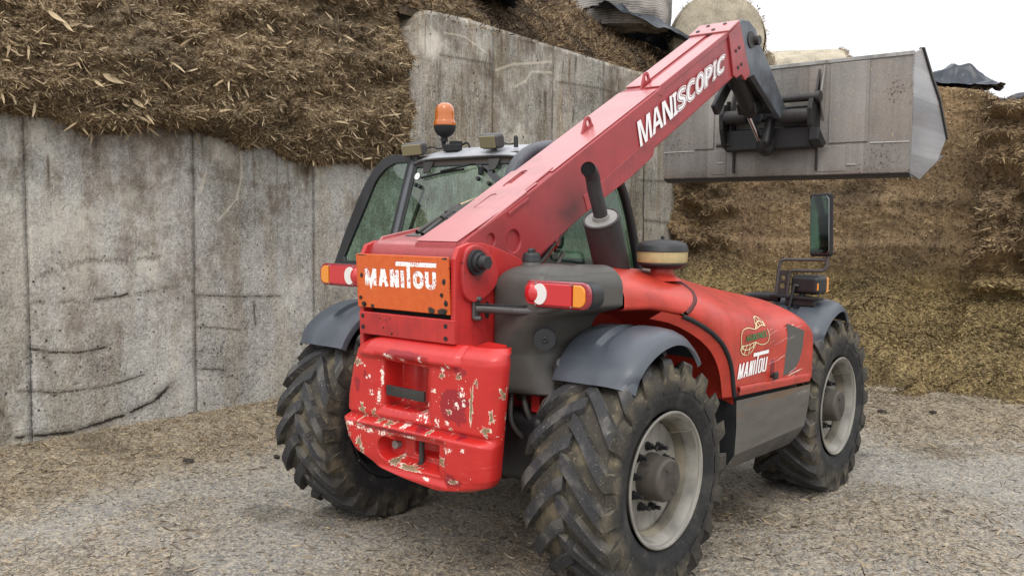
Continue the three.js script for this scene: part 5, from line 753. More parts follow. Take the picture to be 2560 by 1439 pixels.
// ---- steel skirt below the hood
{
  const up = grid([[[1.165, 0.845, -0.7], [1.165, 0.792, -1.755]], [[1.172, 0.7, -0.69], [1.172, 0.67, -1.71]], [[1.17, 0.552, -0.68], [1.17, 0.548, -1.66]]].map((r) => Array.from({ length: 12 }, (_, i) => [0, 1, 2].map((q) => lerp(r[0][q], r[1][q], i / 11)))));
  const s = add('side_skirt', up, std({ color: L3(0.135, 0.125, 0.11), roughness: 0.45, metalness: 0.1, map: dataTex(512, 512, (u, v) => { const a = fbm(u * 6, v * 10, 4, 840), sc = fbm(u * 20, v * 160, 3, 841), r = sstep(0.52, 0.66, fbm(u * 3 + 2, v * 9, 3, 842)) * sstep(0.62, 0.75, v) * sstep(1.0, 0.9, v); const k = 0.72 + 0.4 * (a - 0.5) + 0.3 * (sc - 0.5); return [k * (1 + 0.35 * r), k * (1 - 0.05 * r), k * (1 - 0.3 * r)]; }) }), T, false);
  planarUV(s.geometry, (q) => (-q.z - 0.65) / 1.15, (q) => (q.y - 0.45) / 0.45);
  part('skirt_lip', s, grid([[[1.17, 0.552, -0.68], [1.17, 0.548, -1.66]], [[1.14, 0.505, -0.69], [1.14, 0.49, -1.65]], [[1.09, 0.446, -0.71], [1.09, 0.422, -1.632]]].map((r) => Array.from({ length: 8 }, (_, i) => [0, 1, 2].map((q) => lerp(r[0][q], r[1][q], i / 7))))), M.tubeGrey);
  part('skirt_end', s, grid([[[1.165, 0.845, -0.7], [1.17, 0.552, -0.68], [1.09, 0.446, -0.71]], [[0.95, 0.845, -0.7], [0.95, 0.552, -0.68], [0.95, 0.446, -0.71]]]), M.black);
  const tx = canvasTex(512, 128, (ctx, w, h) => { ctx.clearRect(0, 0, w, h); ctx.font = 'bold 96px sans-serif'; ctx.lineWidth = 4; ctx.strokeStyle = 'rgb(205,198,184)'; const t = 'TURBO', m = ctx.measureText(t).width; ctx.translate(20, 100); ctx.scale(470 / m, 1); ctx.strokeText(t, 0, 0); ctx.globalCompositeOperation = 'destination-out'; for (let k = 0; k < 190; k++) { ctx.beginPath(); ctx.ellipse(rr(0, 330), rr(-90, 10), rr(3, 14), rr(3, 12), 0, 0, 7); ctx.fill(); } });
  const g = new THREE.PlaneGeometry(0.23, 0.036).rotateY(Math.PI / 2); part('worn_lettering', s, at(g, 1.1755, 0.764, -1.61, -0.052 * 0), std({ map: tx, alphaTest: 0.4, roughness: 0.5 }), true);
}
// ---- boom
const bs = Math.atan2(1.101, 2.093);
{
  const top = [[0.64, 1.685], [0.55, 1.725], [0.274, 1.856], [0.011, 1.99], [-1.215, 2.63]], out = [...top, [-1.133, 2.232], [-1.118, 2.196], [-0.84, 2.045], [-0.387, 1.833], [0.019, 1.612], [0.14, 1.55], [0.4, 1.52], [0.62, 1.53], [0.66, 1.6]];
  const b = add('boom', [exX(out, 0.085, 0.358, 0.01)], M.boom);
  const ring = (z, y, r) => capCirc(z, y, r, 28).reverse();
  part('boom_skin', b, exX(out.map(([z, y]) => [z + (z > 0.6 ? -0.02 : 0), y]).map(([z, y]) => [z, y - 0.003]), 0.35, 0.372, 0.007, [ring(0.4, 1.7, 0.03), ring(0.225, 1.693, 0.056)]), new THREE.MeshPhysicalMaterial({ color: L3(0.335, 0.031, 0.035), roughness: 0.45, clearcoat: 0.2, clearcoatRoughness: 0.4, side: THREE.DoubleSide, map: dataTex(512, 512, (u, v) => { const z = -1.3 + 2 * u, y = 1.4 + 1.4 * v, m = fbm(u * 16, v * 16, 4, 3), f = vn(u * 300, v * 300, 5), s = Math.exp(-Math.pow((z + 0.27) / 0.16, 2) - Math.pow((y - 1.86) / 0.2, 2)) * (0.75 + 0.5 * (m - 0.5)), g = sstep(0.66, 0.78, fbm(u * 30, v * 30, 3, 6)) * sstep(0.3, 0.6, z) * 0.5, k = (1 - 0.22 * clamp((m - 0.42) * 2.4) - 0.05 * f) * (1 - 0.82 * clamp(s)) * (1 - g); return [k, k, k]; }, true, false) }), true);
  planarUV(b.children[b.children.length - 1].geometry, (q) => (q.z + 1.3) / 2, (q) => (q.y - 1.4) / 1.4);
  // reinforcing top plate with two slots, laid on the slope
  const sl = (c, w, l) => [...capCirc(0, 0, w, 10, -Math.PI / 2, Math.PI / 2).map((p) => [c + l / 2 + p[0], 0.17 + p[1] * 1]), ...capCirc(0, 0, w, 10, Math.PI / 2, Math.PI * 1.5).map((p) => [c - l / 2 + p[0], 0.17 + p[1]])].reverse();
  const plate = new THREE.ExtrudeGeometry(shapeOf([[-0.58, 0.075], [-0.58, 0.365], [-0.12, 0.365], [-0.1, 0.34], [0.18, 0.335], [0.21, 0.3], [0.21, 0.2], [0.14, 0.075]], [sl(-0.24, 0.022, 0.16), sl(0.05, 0.022, 0.16)]), { depth: 0.006, bevelEnabled: true, bevelSize: 0.002, bevelThickness: 0.002, bevelSegments: 1, curveSegments: 8 });
  // local (u along boom, v across, w up) -> world
  const lay = (g, oz, oy, s = bs) => flip(g).applyMatrix4(new THREE.Matrix4().makeBasis(V(0, Math.sin(s), -Math.cos(s)), V(1, 0, 0), V(0, Math.cos(s), Math.sin(s)))).translate(0, oy, oz);
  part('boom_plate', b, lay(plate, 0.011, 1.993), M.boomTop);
  part('boom_top', b, [lay(rbox(1.2, 0.272, 0.004, 0.74, 0.2205, 0.0035, 0.0015), 0.011, 1.99, Math.atan2(0.64, 1.226))], M.boomTop);  // thin sheet added over the boom to carry the paler, sheen-tinted top colour
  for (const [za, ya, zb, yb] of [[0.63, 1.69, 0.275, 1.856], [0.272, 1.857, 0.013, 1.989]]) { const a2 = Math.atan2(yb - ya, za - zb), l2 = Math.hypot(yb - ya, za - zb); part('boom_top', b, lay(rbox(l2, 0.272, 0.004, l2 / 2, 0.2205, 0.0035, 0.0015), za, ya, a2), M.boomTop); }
  part('side_stop', b, [exX([[0.275, 1.835], [0.115, 1.915], [0.105, 1.9], [0.27, 1.815]], 0.366, 0.38, 0.004)], M.boom);
  part('boom_flange', b, exX([[-0.38, 1.935], [-0.6, 2.045], [-0.965, 2.246], [-1.12, 2.305], [-1.133, 2.232], [-1.118, 2.196], [-0.84, 2.045], [-0.6, 1.936], [-0.42, 1.852]], 0.365, 0.3765, 0.003), M.boom);
  // telescopic section with a thicker sleeve at its mouth
  part('boom_section', b, exX([[-1.0, 2.51], [-1.215, 2.632], [-2.25, 3.178], [-2.36, 2.92], [-2.205, 2.808], [-1.133, 2.234], [-1.0, 2.17]], 0.092, 0.3665, 0.01), M.boom);
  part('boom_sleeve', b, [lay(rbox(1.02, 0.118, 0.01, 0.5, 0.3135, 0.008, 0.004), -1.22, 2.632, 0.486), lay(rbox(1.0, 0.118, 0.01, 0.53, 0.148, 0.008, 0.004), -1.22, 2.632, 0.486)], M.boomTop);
  part('boom_sleeve', b, [exX([[-1.17, 2.58], [-1.2, 2.64], [-2.15, 3.14], [-2.13, 3.09], [-1.25, 2.62], [-1.22, 2.575]], 0.364, 0.3735, 0.003)], M.boom);
  for (const [z, y] of [[-0.625, 2.325], [-1.27, 2.665]]) part('lifting_eye', b, exX([[z + 0.07, y - 0.055], ...capCirc(z, y + 0.045, 0.035, 12, 0.15, Math.PI - 0.1), [z - 0.07, y + 0.02]], 0.218, 0.232, 0.003, [capCirc(z, y + 0.04, 0.019, 14).reverse()]), M.boom);
  const tx = canvasTex(2048, 256, (ctx, w, h) => {
    ctx.clearRect(0, 0, w, h); const word = 'MANISCOPIC', ws = [1.25, 1.12, 1.06, 0.48, 0.98, 1.02, 1.04, 0.98, 0.48, 1.02], tot = ws.reduce((a, b) => a + b, 0); let x = 0;
    ctx.font = 'bold 240px sans-serif';
    [...word].forEach((ch, i) => {
      const cw = ws[i] / tot * w, m = ctx.measureText(ch), bb = m.actualBoundingBoxLeft + m.actualBoundingBoxRight, ah = m.actualBoundingBoxAscent + m.actualBoundingBoxDescent, pad = 10;
      const c2 = document.createElement('canvas'); c2.width = Math.ceil(cw) + 4; c2.height = h; const k = c2.getContext('2d'); k.font = ctx.font; k.lineJoin = 'round';
      const solid = i < 4, off = solid ? 2 : 20; k.translate(pad / 2 + off / 2, h - off / 2 - 2); k.scale((cw - pad - off) / bb, (h - off - 4) / ah);
      const X = m.actualBoundingBoxLeft, Y = -m.actualBoundingBoxDescent; k.fillStyle = k.strokeStyle = 'rgb(238,238,238)';
      if (solid) k.fillText(ch, X, Y); else { k.lineWidth = 22; k.strokeText(ch, X, Y); k.fillText(ch, X, Y); k.globalCompositeOperation = 'destination-out'; k.fillText(ch, X, Y); k.lineWidth = 6; k.strokeText(ch, X, Y); k.globalCompositeOperation = 'source-over'; const c3 = document.createElement('canvas'); c3.width = c2.width; c3.height = h; const q = c3.getContext('2d'); q.setTransform(k.getTransform()); q.font = ctx.font; q.fillStyle = 'rgb(238,238,238)'; q.fillText(ch, X, Y); q.globalCompositeOperation = 'destination-out'; q.lineJoin = 'round'; q.lineWidth = 8; q.strokeText(ch, X, Y); k.setTransform(1, 0, 0, 1, 0, 0); k.drawImage(c3, 0, 0); }
      ctx.drawImage(c2, x, 0); x += cw;
    });
    ctx.globalCompositeOperation = 'destination-out'; for (let k = 0; k < 30; k++) { ctx.beginPath(); ctx.ellipse(rr(0, w), rr(0, h), rr(1, 5), rr(1, 5), 0, 0, 7); ctx.fill(); }
  });
  const q = [[-0.964, 2.240], [-2.05, 2.838], [-2.06, 2.965], [-0.917, 2.389]], dn = 24, rows = []; for (let j = 0; j <= 4; j++) rows.push(Array.from({ length: dn + 1 }, (_, i) => { const u = i / dn, v = j / 4, z = lerp(lerp(q[0][0], q[1][0], u), lerp(q[3][0], q[2][0], u), v), y = lerp(lerp(q[0][1], q[1][1], u), lerp(q[3][1], q[2][1], u), v); return [0.3785, y, z]; }));
  const g = grid(rows), uv = []; for (let j = 0; j <= 4; j++) for (let i = 0; i <= dn; i++) uv.push(i / dn, j / 4); g.setAttribute('uv', new THREE.BufferAttribute(new Float32Array(uv), 2));
  part('boom_lettering', b, g, std({ map: tx, alphaTest: 0.45, roughness: 0.4 }), true);
  // head plates
  const hp = part('head_plate', b, [exX([[-2.1, 3.095], [-2.265, 3.212], [-2.46, 2.87], [-2.38, 2.815], [-2.32, 2.85], [-2.24, 2.815], [-2.19, 2.825]], 0.366, 0.382, 0.004), exX([[-2.1, 3.095], [-2.265, 3.212], [-2.46, 2.87], [-2.38, 2.815], [-2.19, 2.825]], 0.07, 0.085, 0.004), ], M.boom);
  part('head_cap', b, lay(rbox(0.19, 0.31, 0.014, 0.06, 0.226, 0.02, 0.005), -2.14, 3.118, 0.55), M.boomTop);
  const bolts = [[-2.215, 3.0], [-2.265, 3.03], [-2.255, 2.89], [-2.305, 2.92]].map(([z, y]) => rod([0.382, y, z], [0.389, y, z], 0.013, 0.011, 10)); for (const [u, v] of [[0.02, 0.12], [0.02, 0.24], [0.11, 0.16], [0.11, 0.29]]) bolts.push(lay(at(new THREE.CylinderGeometry(0.014, 0.014, 0.006, 14).rotateX(Math.PI / 2), u, v, 0.029), -2.14, 3.118, 0.55));
  part('head_bolts', b, bolts, M.black);
  // lift cylinder underneath
  const lc = add('lift_cylinder', [rod([0.24, 1.3, 0.3], [0.24, 1.695, -0.24], 0.062, 0.062, 28), rod([0.24, 1.68, -0.22], [0.24, 1.71, -0.26], 0.068, 0.06, 28)], M.red); part('cylinder_rod', lc, rod([0.24, 1.69, -0.24], [0.24, 1.92, -0.555], 0.026), M.chrome);
  add('hydraulic_hose', [tube([[0.0, 1.72, 0.5], [-0.03, 1.78, 0.36], [0.0, 1.85, 0.24], [0.03, 1.93, 0.05], [0.05, 2.03, -0.2], [0.06, 2.15, -0.4]], 0.0135), tube([[0.04, 1.72, 0.5], [0.02, 1.77, 0.38], [0.04, 1.84, 0.26], [0.07, 1.91, 0.08], [0.075, 2.0, -0.1]], 0.0135), tube([[-0.08, 1.73, 0.46], [-0.09, 1.8, 0.3], [-0.04, 1.86, 0.2], [0.03, 1.9, 0.1]], 0.0135)], M.hose);
  add('hose_pipe', [tube([[-0.02, 1.875, 0.2], [0.02, 1.94, 0.02], [0.05, 2.06, -0.24], [0.06, 2.2, -0.5]], 0.009)], M.cream);
  add('hose_clamp', [rbox(0.17, 0.012, 0.12, 0.02, 1.86, 0.22, 0.003, 0.4), rod([-0.02, 1.80, 0.335], [-0.01, 1.83, 0.275], 0.02), rod([0.03, 1.79, 0.345], [0.035, 1.82, 0.285], 0.02)], M.darksteel);
}
// ---- jib, quick hitch and bucket
{
  const jp = [[-2.3, 3.2], [-2.38, 3.25], [-2.5, 3.262], [-2.62, 3.22], [-2.66, 3.16], [-2.93, 2.95], [-3.22, 2.7], [-3.235, 2.645], [-3.19, 2.595], [-3.1, 2.62], [-2.6, 2.885], [-2.5, 2.85], [-2.4, 2.83]];
  const j = add('jib', [exX(jp, 0.3, 0.345, 0.006), exX(jp, 0.1, 0.145, 0.006)], M.jib);
  part('jib_web', j, [exX([[-2.42, 3.2], [-2.5, 3.24], [-2.62, 3.18], [-3.16, 2.69], [-3.1, 2.66], [-2.6, 2.9], [-2.45, 2.88]], 0.14, 0.305, 0.004)], M.black);
  part('jib_pin', j, [rod([0.34, 3.135, -2.6], [0.385, 3.135, -2.6], 0.036, 0.034, 20), rod([0.34, 3.13, -2.53], [0.355, 3.13, -2.53], 0.06, 0.06, 24)], M.darksteel);
  part('tilt_cylinder', j, [rod([0.2, 2.98, -2.5], [0.17, 2.66, -2.95], 0.065, 0.065, 24), rbox(0.16, 0.1, 0.14, 0.17, 2.7, -2.92, 0.02, 0.4)], M.hitch);
  part('cylinder_rod', j, rod([0.1, 2.72, -2.97], [0.16, 2.46, -3.14], 0.02), M.chrome);
  part('jib_links', j, [rbox(0.05, 0.5, 0.1, 0.06, 2.82, -2.72, 0.02, -0.75), rbox(0.06, 0.24, 0.1, 0.24, 2.52, -3.13, 0.03, -0.3), at(new THREE.SphereGeometry(0.075, 20, 14).scale(1, 1.2, 0.9), 0.2, 2.42, -3.18)], M.hitch);
  const side = [[-3.3, 2.7], [-3.25, 2.8], [-3.26, 2.775], [-3.14, 2.76], [-3.11, 2.68], [-3.12, 2.56], [-3.17, 2.42], [-3.27, 2.39], [-3.3, 2.41]];
  const h = add('quick_hitch', [exX(side, 0.555, 0.59, 0.004), exX(side, -0.185, -0.15, 0.004), exX([[-3.1, 2.53], [-3.08, 2.44], [-3.2, 2.38], [-3.26, 2.42]], 0.585, 0.66, 0.006), rbox(0.74, 0.18, 0.09, 0.2, 2.47, -3.24, 0.02), rbox(0.74, 0.1, 0.06, 0.2, 2.67, -3.27, 0.01)], M.hitch);
  part('hitch_tube', h, [rod([0.33, 2.775, -3.2], [0.62, 2.775, -3.2], 0.03), rod([0.34, 2.635, -3.17], [0.56, 2.635, -3.17], 0.058), rod([-0.18, 2.655, -3.17], [0.04, 2.655, -3.17], 0.056), rod([-0.24, 2.435, -3.2], [-0.12, 2.435, -3.2], 0.016), rod([0.6, 2.775, -3.2], [0.625, 2.775, -3.2], 0.045)], M.darksteel);
  // bucket
  const bucketTex = canvasTex(1536, 700, (ctx, w, h) => {
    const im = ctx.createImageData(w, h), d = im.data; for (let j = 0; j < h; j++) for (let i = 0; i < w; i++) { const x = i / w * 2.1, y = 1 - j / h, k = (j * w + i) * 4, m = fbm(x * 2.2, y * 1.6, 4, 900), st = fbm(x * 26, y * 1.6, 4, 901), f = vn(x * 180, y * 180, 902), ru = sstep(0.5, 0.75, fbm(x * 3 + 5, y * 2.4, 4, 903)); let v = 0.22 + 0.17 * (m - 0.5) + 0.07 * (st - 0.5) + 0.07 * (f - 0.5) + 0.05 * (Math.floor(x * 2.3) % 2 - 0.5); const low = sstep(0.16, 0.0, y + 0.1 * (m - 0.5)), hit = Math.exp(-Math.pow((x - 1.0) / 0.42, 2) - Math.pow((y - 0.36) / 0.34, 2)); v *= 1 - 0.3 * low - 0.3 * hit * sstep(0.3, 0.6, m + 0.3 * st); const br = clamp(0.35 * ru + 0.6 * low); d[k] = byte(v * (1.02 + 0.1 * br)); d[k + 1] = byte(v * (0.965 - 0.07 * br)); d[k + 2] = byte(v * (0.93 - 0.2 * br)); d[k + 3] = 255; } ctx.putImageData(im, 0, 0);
    for (let k = 0; k < 420; k++) { ctx.strokeStyle = rnd() < 0.6 ? `rgba(214,210,204,${rr(0.06, 0.35)})` : `rgba(50,40,34,${rr(0.1, 0.4)})`; ctx.lineWidth = rr(0.6, 2); const x = rr(0, w), y = rr(0, h), a = Math.PI / 2 + rr(-0.25, 0.25), l = rr(4, 46); ctx.beginPath(); ctx.moveTo(x, y); ctx.lineTo(x + l * Math.cos(a), y + l * Math.sin(a)); ctx.stroke(); }
    for (let k = 0; k < 420; k++) { const c = [[0.06, 0.66], [0.9, 0.8], [0.96, 0.3], [0.5, 0.97], [0.85, 0.97]][Math.floor(rnd() * 5)]; ctx.fillStyle = `rgba(${rnd() < 0.5 ? '70,46,32' : '34,30,28'},${rr(0.15, 0.5)})`; ctx.beginPath(); ctx.ellipse((c[0] + (rnd() + rnd() - 1) * 0.07) * w, (c[1] + (rnd() + rnd() - 1) * 0.14) * h, rr(1, 6), rr(1, 8), 0, 0, 7); ctx.fill(); }
    for (let k = 0; k < 30; k++) { ctx.fillStyle = 'rgba(214,190,130,0.9)'; ctx.save(); ctx.translate(rr(0, w), rr(0, h)); ctx.rotate(rr(0, 3)); ctx.fillRect(0, 0, rr(5, 18), rr(1, 3)); ctx.restore(); }
  });
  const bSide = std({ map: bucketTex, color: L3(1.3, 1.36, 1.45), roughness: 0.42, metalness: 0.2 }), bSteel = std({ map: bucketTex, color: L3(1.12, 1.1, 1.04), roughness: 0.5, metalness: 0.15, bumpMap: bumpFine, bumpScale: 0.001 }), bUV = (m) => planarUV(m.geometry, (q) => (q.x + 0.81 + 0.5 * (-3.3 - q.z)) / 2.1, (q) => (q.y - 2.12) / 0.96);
  const zb = -3.3, L = -0.803, R = 1.272;
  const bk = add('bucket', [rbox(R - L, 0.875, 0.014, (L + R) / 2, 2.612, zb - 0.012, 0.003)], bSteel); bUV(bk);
  part('bucket_floor', bk, grid([[zb, 2.2], [zb - 0.01, 2.17], [zb - 0.06, 2.145], [zb - 0.24, 2.15], [zb - 0.7, 2.28], [zb - 0.95, 2.36]].map(([z, y]) => [[L + 0.004, y, z], [R - 0.004, y, z]])), M.muffler);
  const sp = [[zb, 3.05], [zb - 0.19, 3.11], [zb - 0.43, 2.94], [zb - 0.69, 2.78], [zb - 0.96, 2.5], [zb - 0.72, 2.3], [zb - 0.24, 2.135], [zb - 0.02, 2.165]];
  for (const x of [L, R]) { const s = part('bucket_side', bk, exX(sp, x - 0.008, x + 0.008, 0.003), bSide); planarUV(s.geometry, (q) => (q.y - 2.1) / 1.02, (q) => 0.3 - (q.z + 3.3) * 0.65); }
  part('side_edge', bk, [exX([[zb - 0.17, 3.108], [zb - 0.19, 3.118], [zb - 0.44, 2.955], [zb - 0.705, 2.79], [zb - 0.975, 2.5], [zb - 0.95, 2.49], [zb - 0.68, 2.77], [zb - 0.42, 2.93]], R - 0.016, R + 0.022, 0.002)], M.darksteel);
  part('top_rail', bk, [rbox(R - L, 0.03, 0.06, (L + R) / 2, 3.052, zb - 0.025, 0.004)], std({ color: L3(0.36, 0.35, 0.33), map: gSteel, roughness: 0.6 }));
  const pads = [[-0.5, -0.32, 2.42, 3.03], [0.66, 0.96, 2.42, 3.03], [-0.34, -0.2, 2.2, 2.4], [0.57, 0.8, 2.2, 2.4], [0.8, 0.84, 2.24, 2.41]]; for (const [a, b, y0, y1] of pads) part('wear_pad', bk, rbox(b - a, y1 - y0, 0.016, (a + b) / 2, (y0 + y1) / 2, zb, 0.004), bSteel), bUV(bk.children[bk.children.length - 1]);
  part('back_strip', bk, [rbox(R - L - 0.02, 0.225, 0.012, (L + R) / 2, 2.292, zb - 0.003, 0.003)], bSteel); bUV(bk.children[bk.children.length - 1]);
  part('weld_bead', bk, [rod([0.98, 2.408, zb + 0.006], [1.262, 2.405, zb + 0.006], 0.0045, 0.0045, 6), rod([L + 0.01, 2.407, zb + 0.006], [-0.5, 2.407, zb + 0.006], 0.0035, 0.0035, 6), rod([0.815, 2.25, zb + 0.012], [0.88, 2.25, zb + 0.012], 0.004, 0.004, 6), rod([-0.28, 2.3, zb + 0.012], [-0.22, 2.3, zb + 0.012], 0.004, 0.004, 6)], std({ color: L3(0.5, 0.49, 0.46), roughness: 0.6 }));
  for (const x of [-0.125, 0.575]) part('hitch_rib', bk, [exX([[zb + 0.005, 2.21], [zb + 0.03, 2.21], [zb + 0.03, 2.42], [zb + 0.1, 2.55], [zb + 0.09, 2.75], [zb + 0.005, 3.0]], x - 0.008, x + 0.008, 0.003)], M.darksteel);
  part('hitch_rib', bk, [exX([[zb + 0.0, 2.6], [zb + 0.1, 2.78], [zb + 0.08, 2.8], [zb + 0.005, 3.03]], 0.61, 0.622, 0.002)], M.steel);
}
// ---- silencer, air cleaner
{
  const top = V(0.68, 1.81, -0.1), d = V(0.124, 0.83, 0.545).normalize(), on = (k) => top.clone().addScaledVector(d, k).toArray(), s = add('silencer', [rod(on(-0.5), on(0), 0.094, 0.094, 40)], M.muffler);
  const rim = at(new THREE.TorusGeometry(0.091, 0.0075, 10, 40).rotateX(Math.PI / 2), 0, 0, 0).applyQuaternion(new THREE.Quaternion().setFromUnitVectors(V(0, 1, 0), d)).translate(...top.toArray());
  part('silencer_rim', s, [rim], M.muffler);
  part('silencer_top', s, [rod(on(-0.004), on(0.002), 0.088, 0.086, 40)], M.steel);
  const pipe = new THREE.CatmullRomCurve3([V(...on(-0.03)), V(0.685, 1.87, -0.07), V(0.683, 1.96, -0.03), V(0.69, 2.02, 0.0), V(0.702, 2.045, 0.04), V(0.716, 2.05, 0.075)]);
  part('exhaust_pipe', s, new THREE.TubeGeometry(pipe, 40, 0.037, 24), M.muffler);
  part('pipe_mouth', s, at(new THREE.CircleGeometry(0.0355, 24), 0.7145, 2.0495, 0.071, -0.14, 0.38), std({ color: L3(0.002, 0.002, 0.002), roughness: 1 }));
  part('pipe_collar', s, rod(on(0.0), on(0.02), 0.046, 0.041, 28), M.steel);
  const cx = 0.855, cz = -0.42, lat = (pts) => at(new THREE.LatheGeometry(pts.map((p) => new THREE.Vector2(p[0], p[1])), 48), cx, 0, cz);
  const a = add('air_cleaner', lat([[0.0, 1.704], [0.02, 1.703], [0.09, 1.696], [0.122, 1.685], [0.133, 1.668], [0.135, 1.65], [0.139, 1.647], [0.139, 1.642], [0.132, 1.64]]), M.black);
  part('dust_bowl', a, lat([[0.13, 1.643], [0.134, 1.64], [0.131, 1.588], [0.12, 1.578], [0.1, 1.576]]), M.cream);
  part('cleaner_base', a, lat([[0.126, 1.582], [0.128, 1.577], [0.126, 1.57], [0.11, 1.565], [0.1, 1.552], [0.06, 1.55]]), M.black);
  part('wing_nut', a, [rod([cx, 1.7, cz], [cx, 1.722, cz], 0.006), rbox(0.02, 0.012, 0.006, cx, 1.712, cz, 0.003)], M.black);
  part('cleaner_neck', a, lat([[0.062, 1.556], [0.06, 1.535], [0.072, 1.515], [0.11, 1.49]]), M.hood);
}
// ---- cab
{
  const n = V(0, 0.318, 0.948); // outward normal of the sloping rear face
  const P = (x, y) => [x, y, -0.5 + (2.19 - y) * 0.336]; // point on the rear face
  const slope = (g) => g; const cab = add('cab', [exX([[-0.2, 1.4], [-0.28, 1.56], [-0.33, 1.58], [-1.62, 1.42], [-1.7, 1.35], [-1.7, 0.66], [-0.3, 0.66], [-0.2, 0.9]], -1.09, -0.02, 0.02)], M.cabin);
  const quad = (pts, t = 0.006) => { const c = pts.map((p) => V(...p)), nn = c[1].clone().sub(c[0]).cross(c[2].clone().sub(c[0])).normalize().multiplyScalar(t / 2), m = pts.length, f = (s) => c.map((v) => v.clone().addScaledVector(nn, s)); const A = f(1), B = f(-1), rows = [[...A, A[0]].map((v) => v.toArray()), [...B, B[0]].map((v) => v.toArray())]; const tri2 = (L, fl) => { const g = new THREE.BufferGeometry(), p = []; for (let i = 1; i < m - 1; i++) (fl ? [L[0], L[i + 1], L[i]] : [L[0], L[i], L[i + 1]]).forEach((v) => p.push(...v.toArray())); g.setAttribute('position', new THREE.BufferAttribute(new Float32Array(p), 3)); g.computeVertexNormals(); return g; }; return [tri2(A), tri2(B, true)]; };
  const pane = (name, pts, parent = cab) => { const c = pts.map((p) => V(...p)), p = [], m = pts.length; for (let i = 1; i < m - 1; i++) [c[0], c[i], c[i + 1]].forEach((v) => p.push(...v.toArray())); const g = new THREE.BufferGeometry(); g.setAttribute('position', new THREE.BufferAttribute(new Float32Array(p), 3)); g.computeVertexNormals(); return part(name, parent, g, M.glass); };
  pane('rear_window', [P(-1.06, 1.5), P(-0.14, 1.5), P(-0.14, 2.1), P(-0.19, 2.148), P(-1.02, 2.152), P(-1.06, 2.12)]);
  pane('side_window', [[-0.04, 1.42, -0.27], [-0.04, 1.42, -1.65], [-0.04, 1.67, -1.56], [-0.04, 1.89, -1.47], [-0.04, 2.06, -1.36], [-0.04, 2.18, -1.2], [-0.04, 2.2, -0.52]]);
  pane('windscreen', [[-0.06, 1.42, -1.66], [-1.06, 1.42, -1.66], [-1.06, 2.12, -1.32], [-0.06, 2.12, -1.32]]);
  part('pillar', cab, [tube([[-0.13, 1.55, -0.28], [-0.13, 1.9, -0.33], [-0.13, 2.06, -0.37], [-0.12, 2.165, -0.45], [-0.1, 2.225, -0.58], [-0.1, 2.25, -0.85], [-0.1, 2.2, -1.25]], 0.045, 40, 14)], M.pillar);
  part('pillar', cab, [tube([P(-1.085, 1.45), P(-1.085, 1.8), P(-1.085, 2.19)], 0.022, 16, 10)], M.pillar);
  part('pillar', cab, [tube([[-0.03, 2.2, -1.18], [-0.03, 2.06, -1.37], [-0.03, 1.89, -1.48], [-0.03, 1.67, -1.57], [-0.03, 1.42, -1.65]], 0.03, 24, 10)], M.black);
  part('pillar', cab, [tube([[-1.06, 2.2, -1.18], [-1.06, 2.06, -1.37], [-1.06, 1.89, -1.48], [-1.06, 1.67, -1.57], [-1.06, 1.42, -1.65]], 0.03, 24, 10)], M.black);
  part('rear_header', cab, [rbox(0.92, 0.07, 0.03, -0.6, 2.18, -0.51, 0.006, -0.325)], std({ color: L3(0.06, 0.045, 0.036), roughness: 0.85 }));
  part('window_frame', cab, [rbox(0.03, 0.68, 0.012, -1.052, 1.83, -0.377, 0.004, -0.325), rbox(0.03, 0.66, 0.012, -0.19, 1.82, -0.372, 0.004, -0.325), rbox(0.86, 0.016, 0.012, -0.62, 2.147, -0.483, 0.004, -0.325)], M.black);
  const roofRows = []; for (let i = 0; i <= 14; i++) { const t = i / 14, z = -0.485 - 0.95 * t, h = 2.208 + 0.07 * Math.sin(Math.min(1, t * 2.2) * Math.PI / 2) - 0.06 * t * t; roofRows.push(Array.from({ length: 20 }, (_, k) => { const u = k / 19, e = Math.pow(Math.abs(u * 2 - 1), 6); return [lerp(-1.11, -0.1, u), h + (t < 0.01 ? 0 : 0.02 * (1 - e)) - 0.045 * e, z]; })); } roofRows.unshift(roofRows[0].map((q) => [q[0], q[1] - 0.02, q[2] + 0.012])); roofRows.unshift(roofRows[0].map((q) => [q[0], q[1] - 0.006, q[2] - 0.12]));
  part('roof', cab, grid(roofRows), M.roof);
  part('wiper', cab, [tube([P(-0.45, 2.11), P(-0.5, 2.14), P(-0.6, 2.125), P(-0.78, 2.1)].map((p) => [p[0], p[1] + 0.008, p[2] + 0.03]), 0.007), tube([P(-0.96, 2.066), P(-0.78, 2.094), P(-0.6, 2.112)].map((p) => [p[0], p[1] + 0.004, p[2] + 0.016]), 0.008), rbox(0.035, 0.05, 0.03, -0.45, 2.1, -0.455, 0.01)], M.rubber);
  for (const x of [-0.925, -0.36]) part('window_hinge', cab, exZ([[x - 0.045, 2.175], [x + 0.045, 2.175], [x + 0.04, 2.14], [x + 0.025, 2.105], [x - 0.02, 2.095], [x - 0.03, 2.13]].map((p) => [p[0], p[1]]), -0.005, 0.005, 0.002).applyMatrix4(new THREE.Matrix4().makeTranslation(0, -2.14, 0)).rotateX(-0.325).translate(0, 2.14, -0.465), M.darksteel);
  for (const [x, y] of [[-1.0, 2.022], [-0.463, 2.05], [-0.365, 2.018], [-0.96, 2.01]]) part('window_knob', cab, rod(P(x, y), [x, y + 0.008, P(x, y)[2] + 0.02], 0.014, 0.012, 16), M.black);
  part('gas_strut', cab, [rod([-0.95, 2.0, -0.46], [-1.0, 1.72, -0.37], 0.008), rod([-0.965, 1.9, -0.43], [-1.0, 1.7, -0.365], 0.012)], M.darksteel);
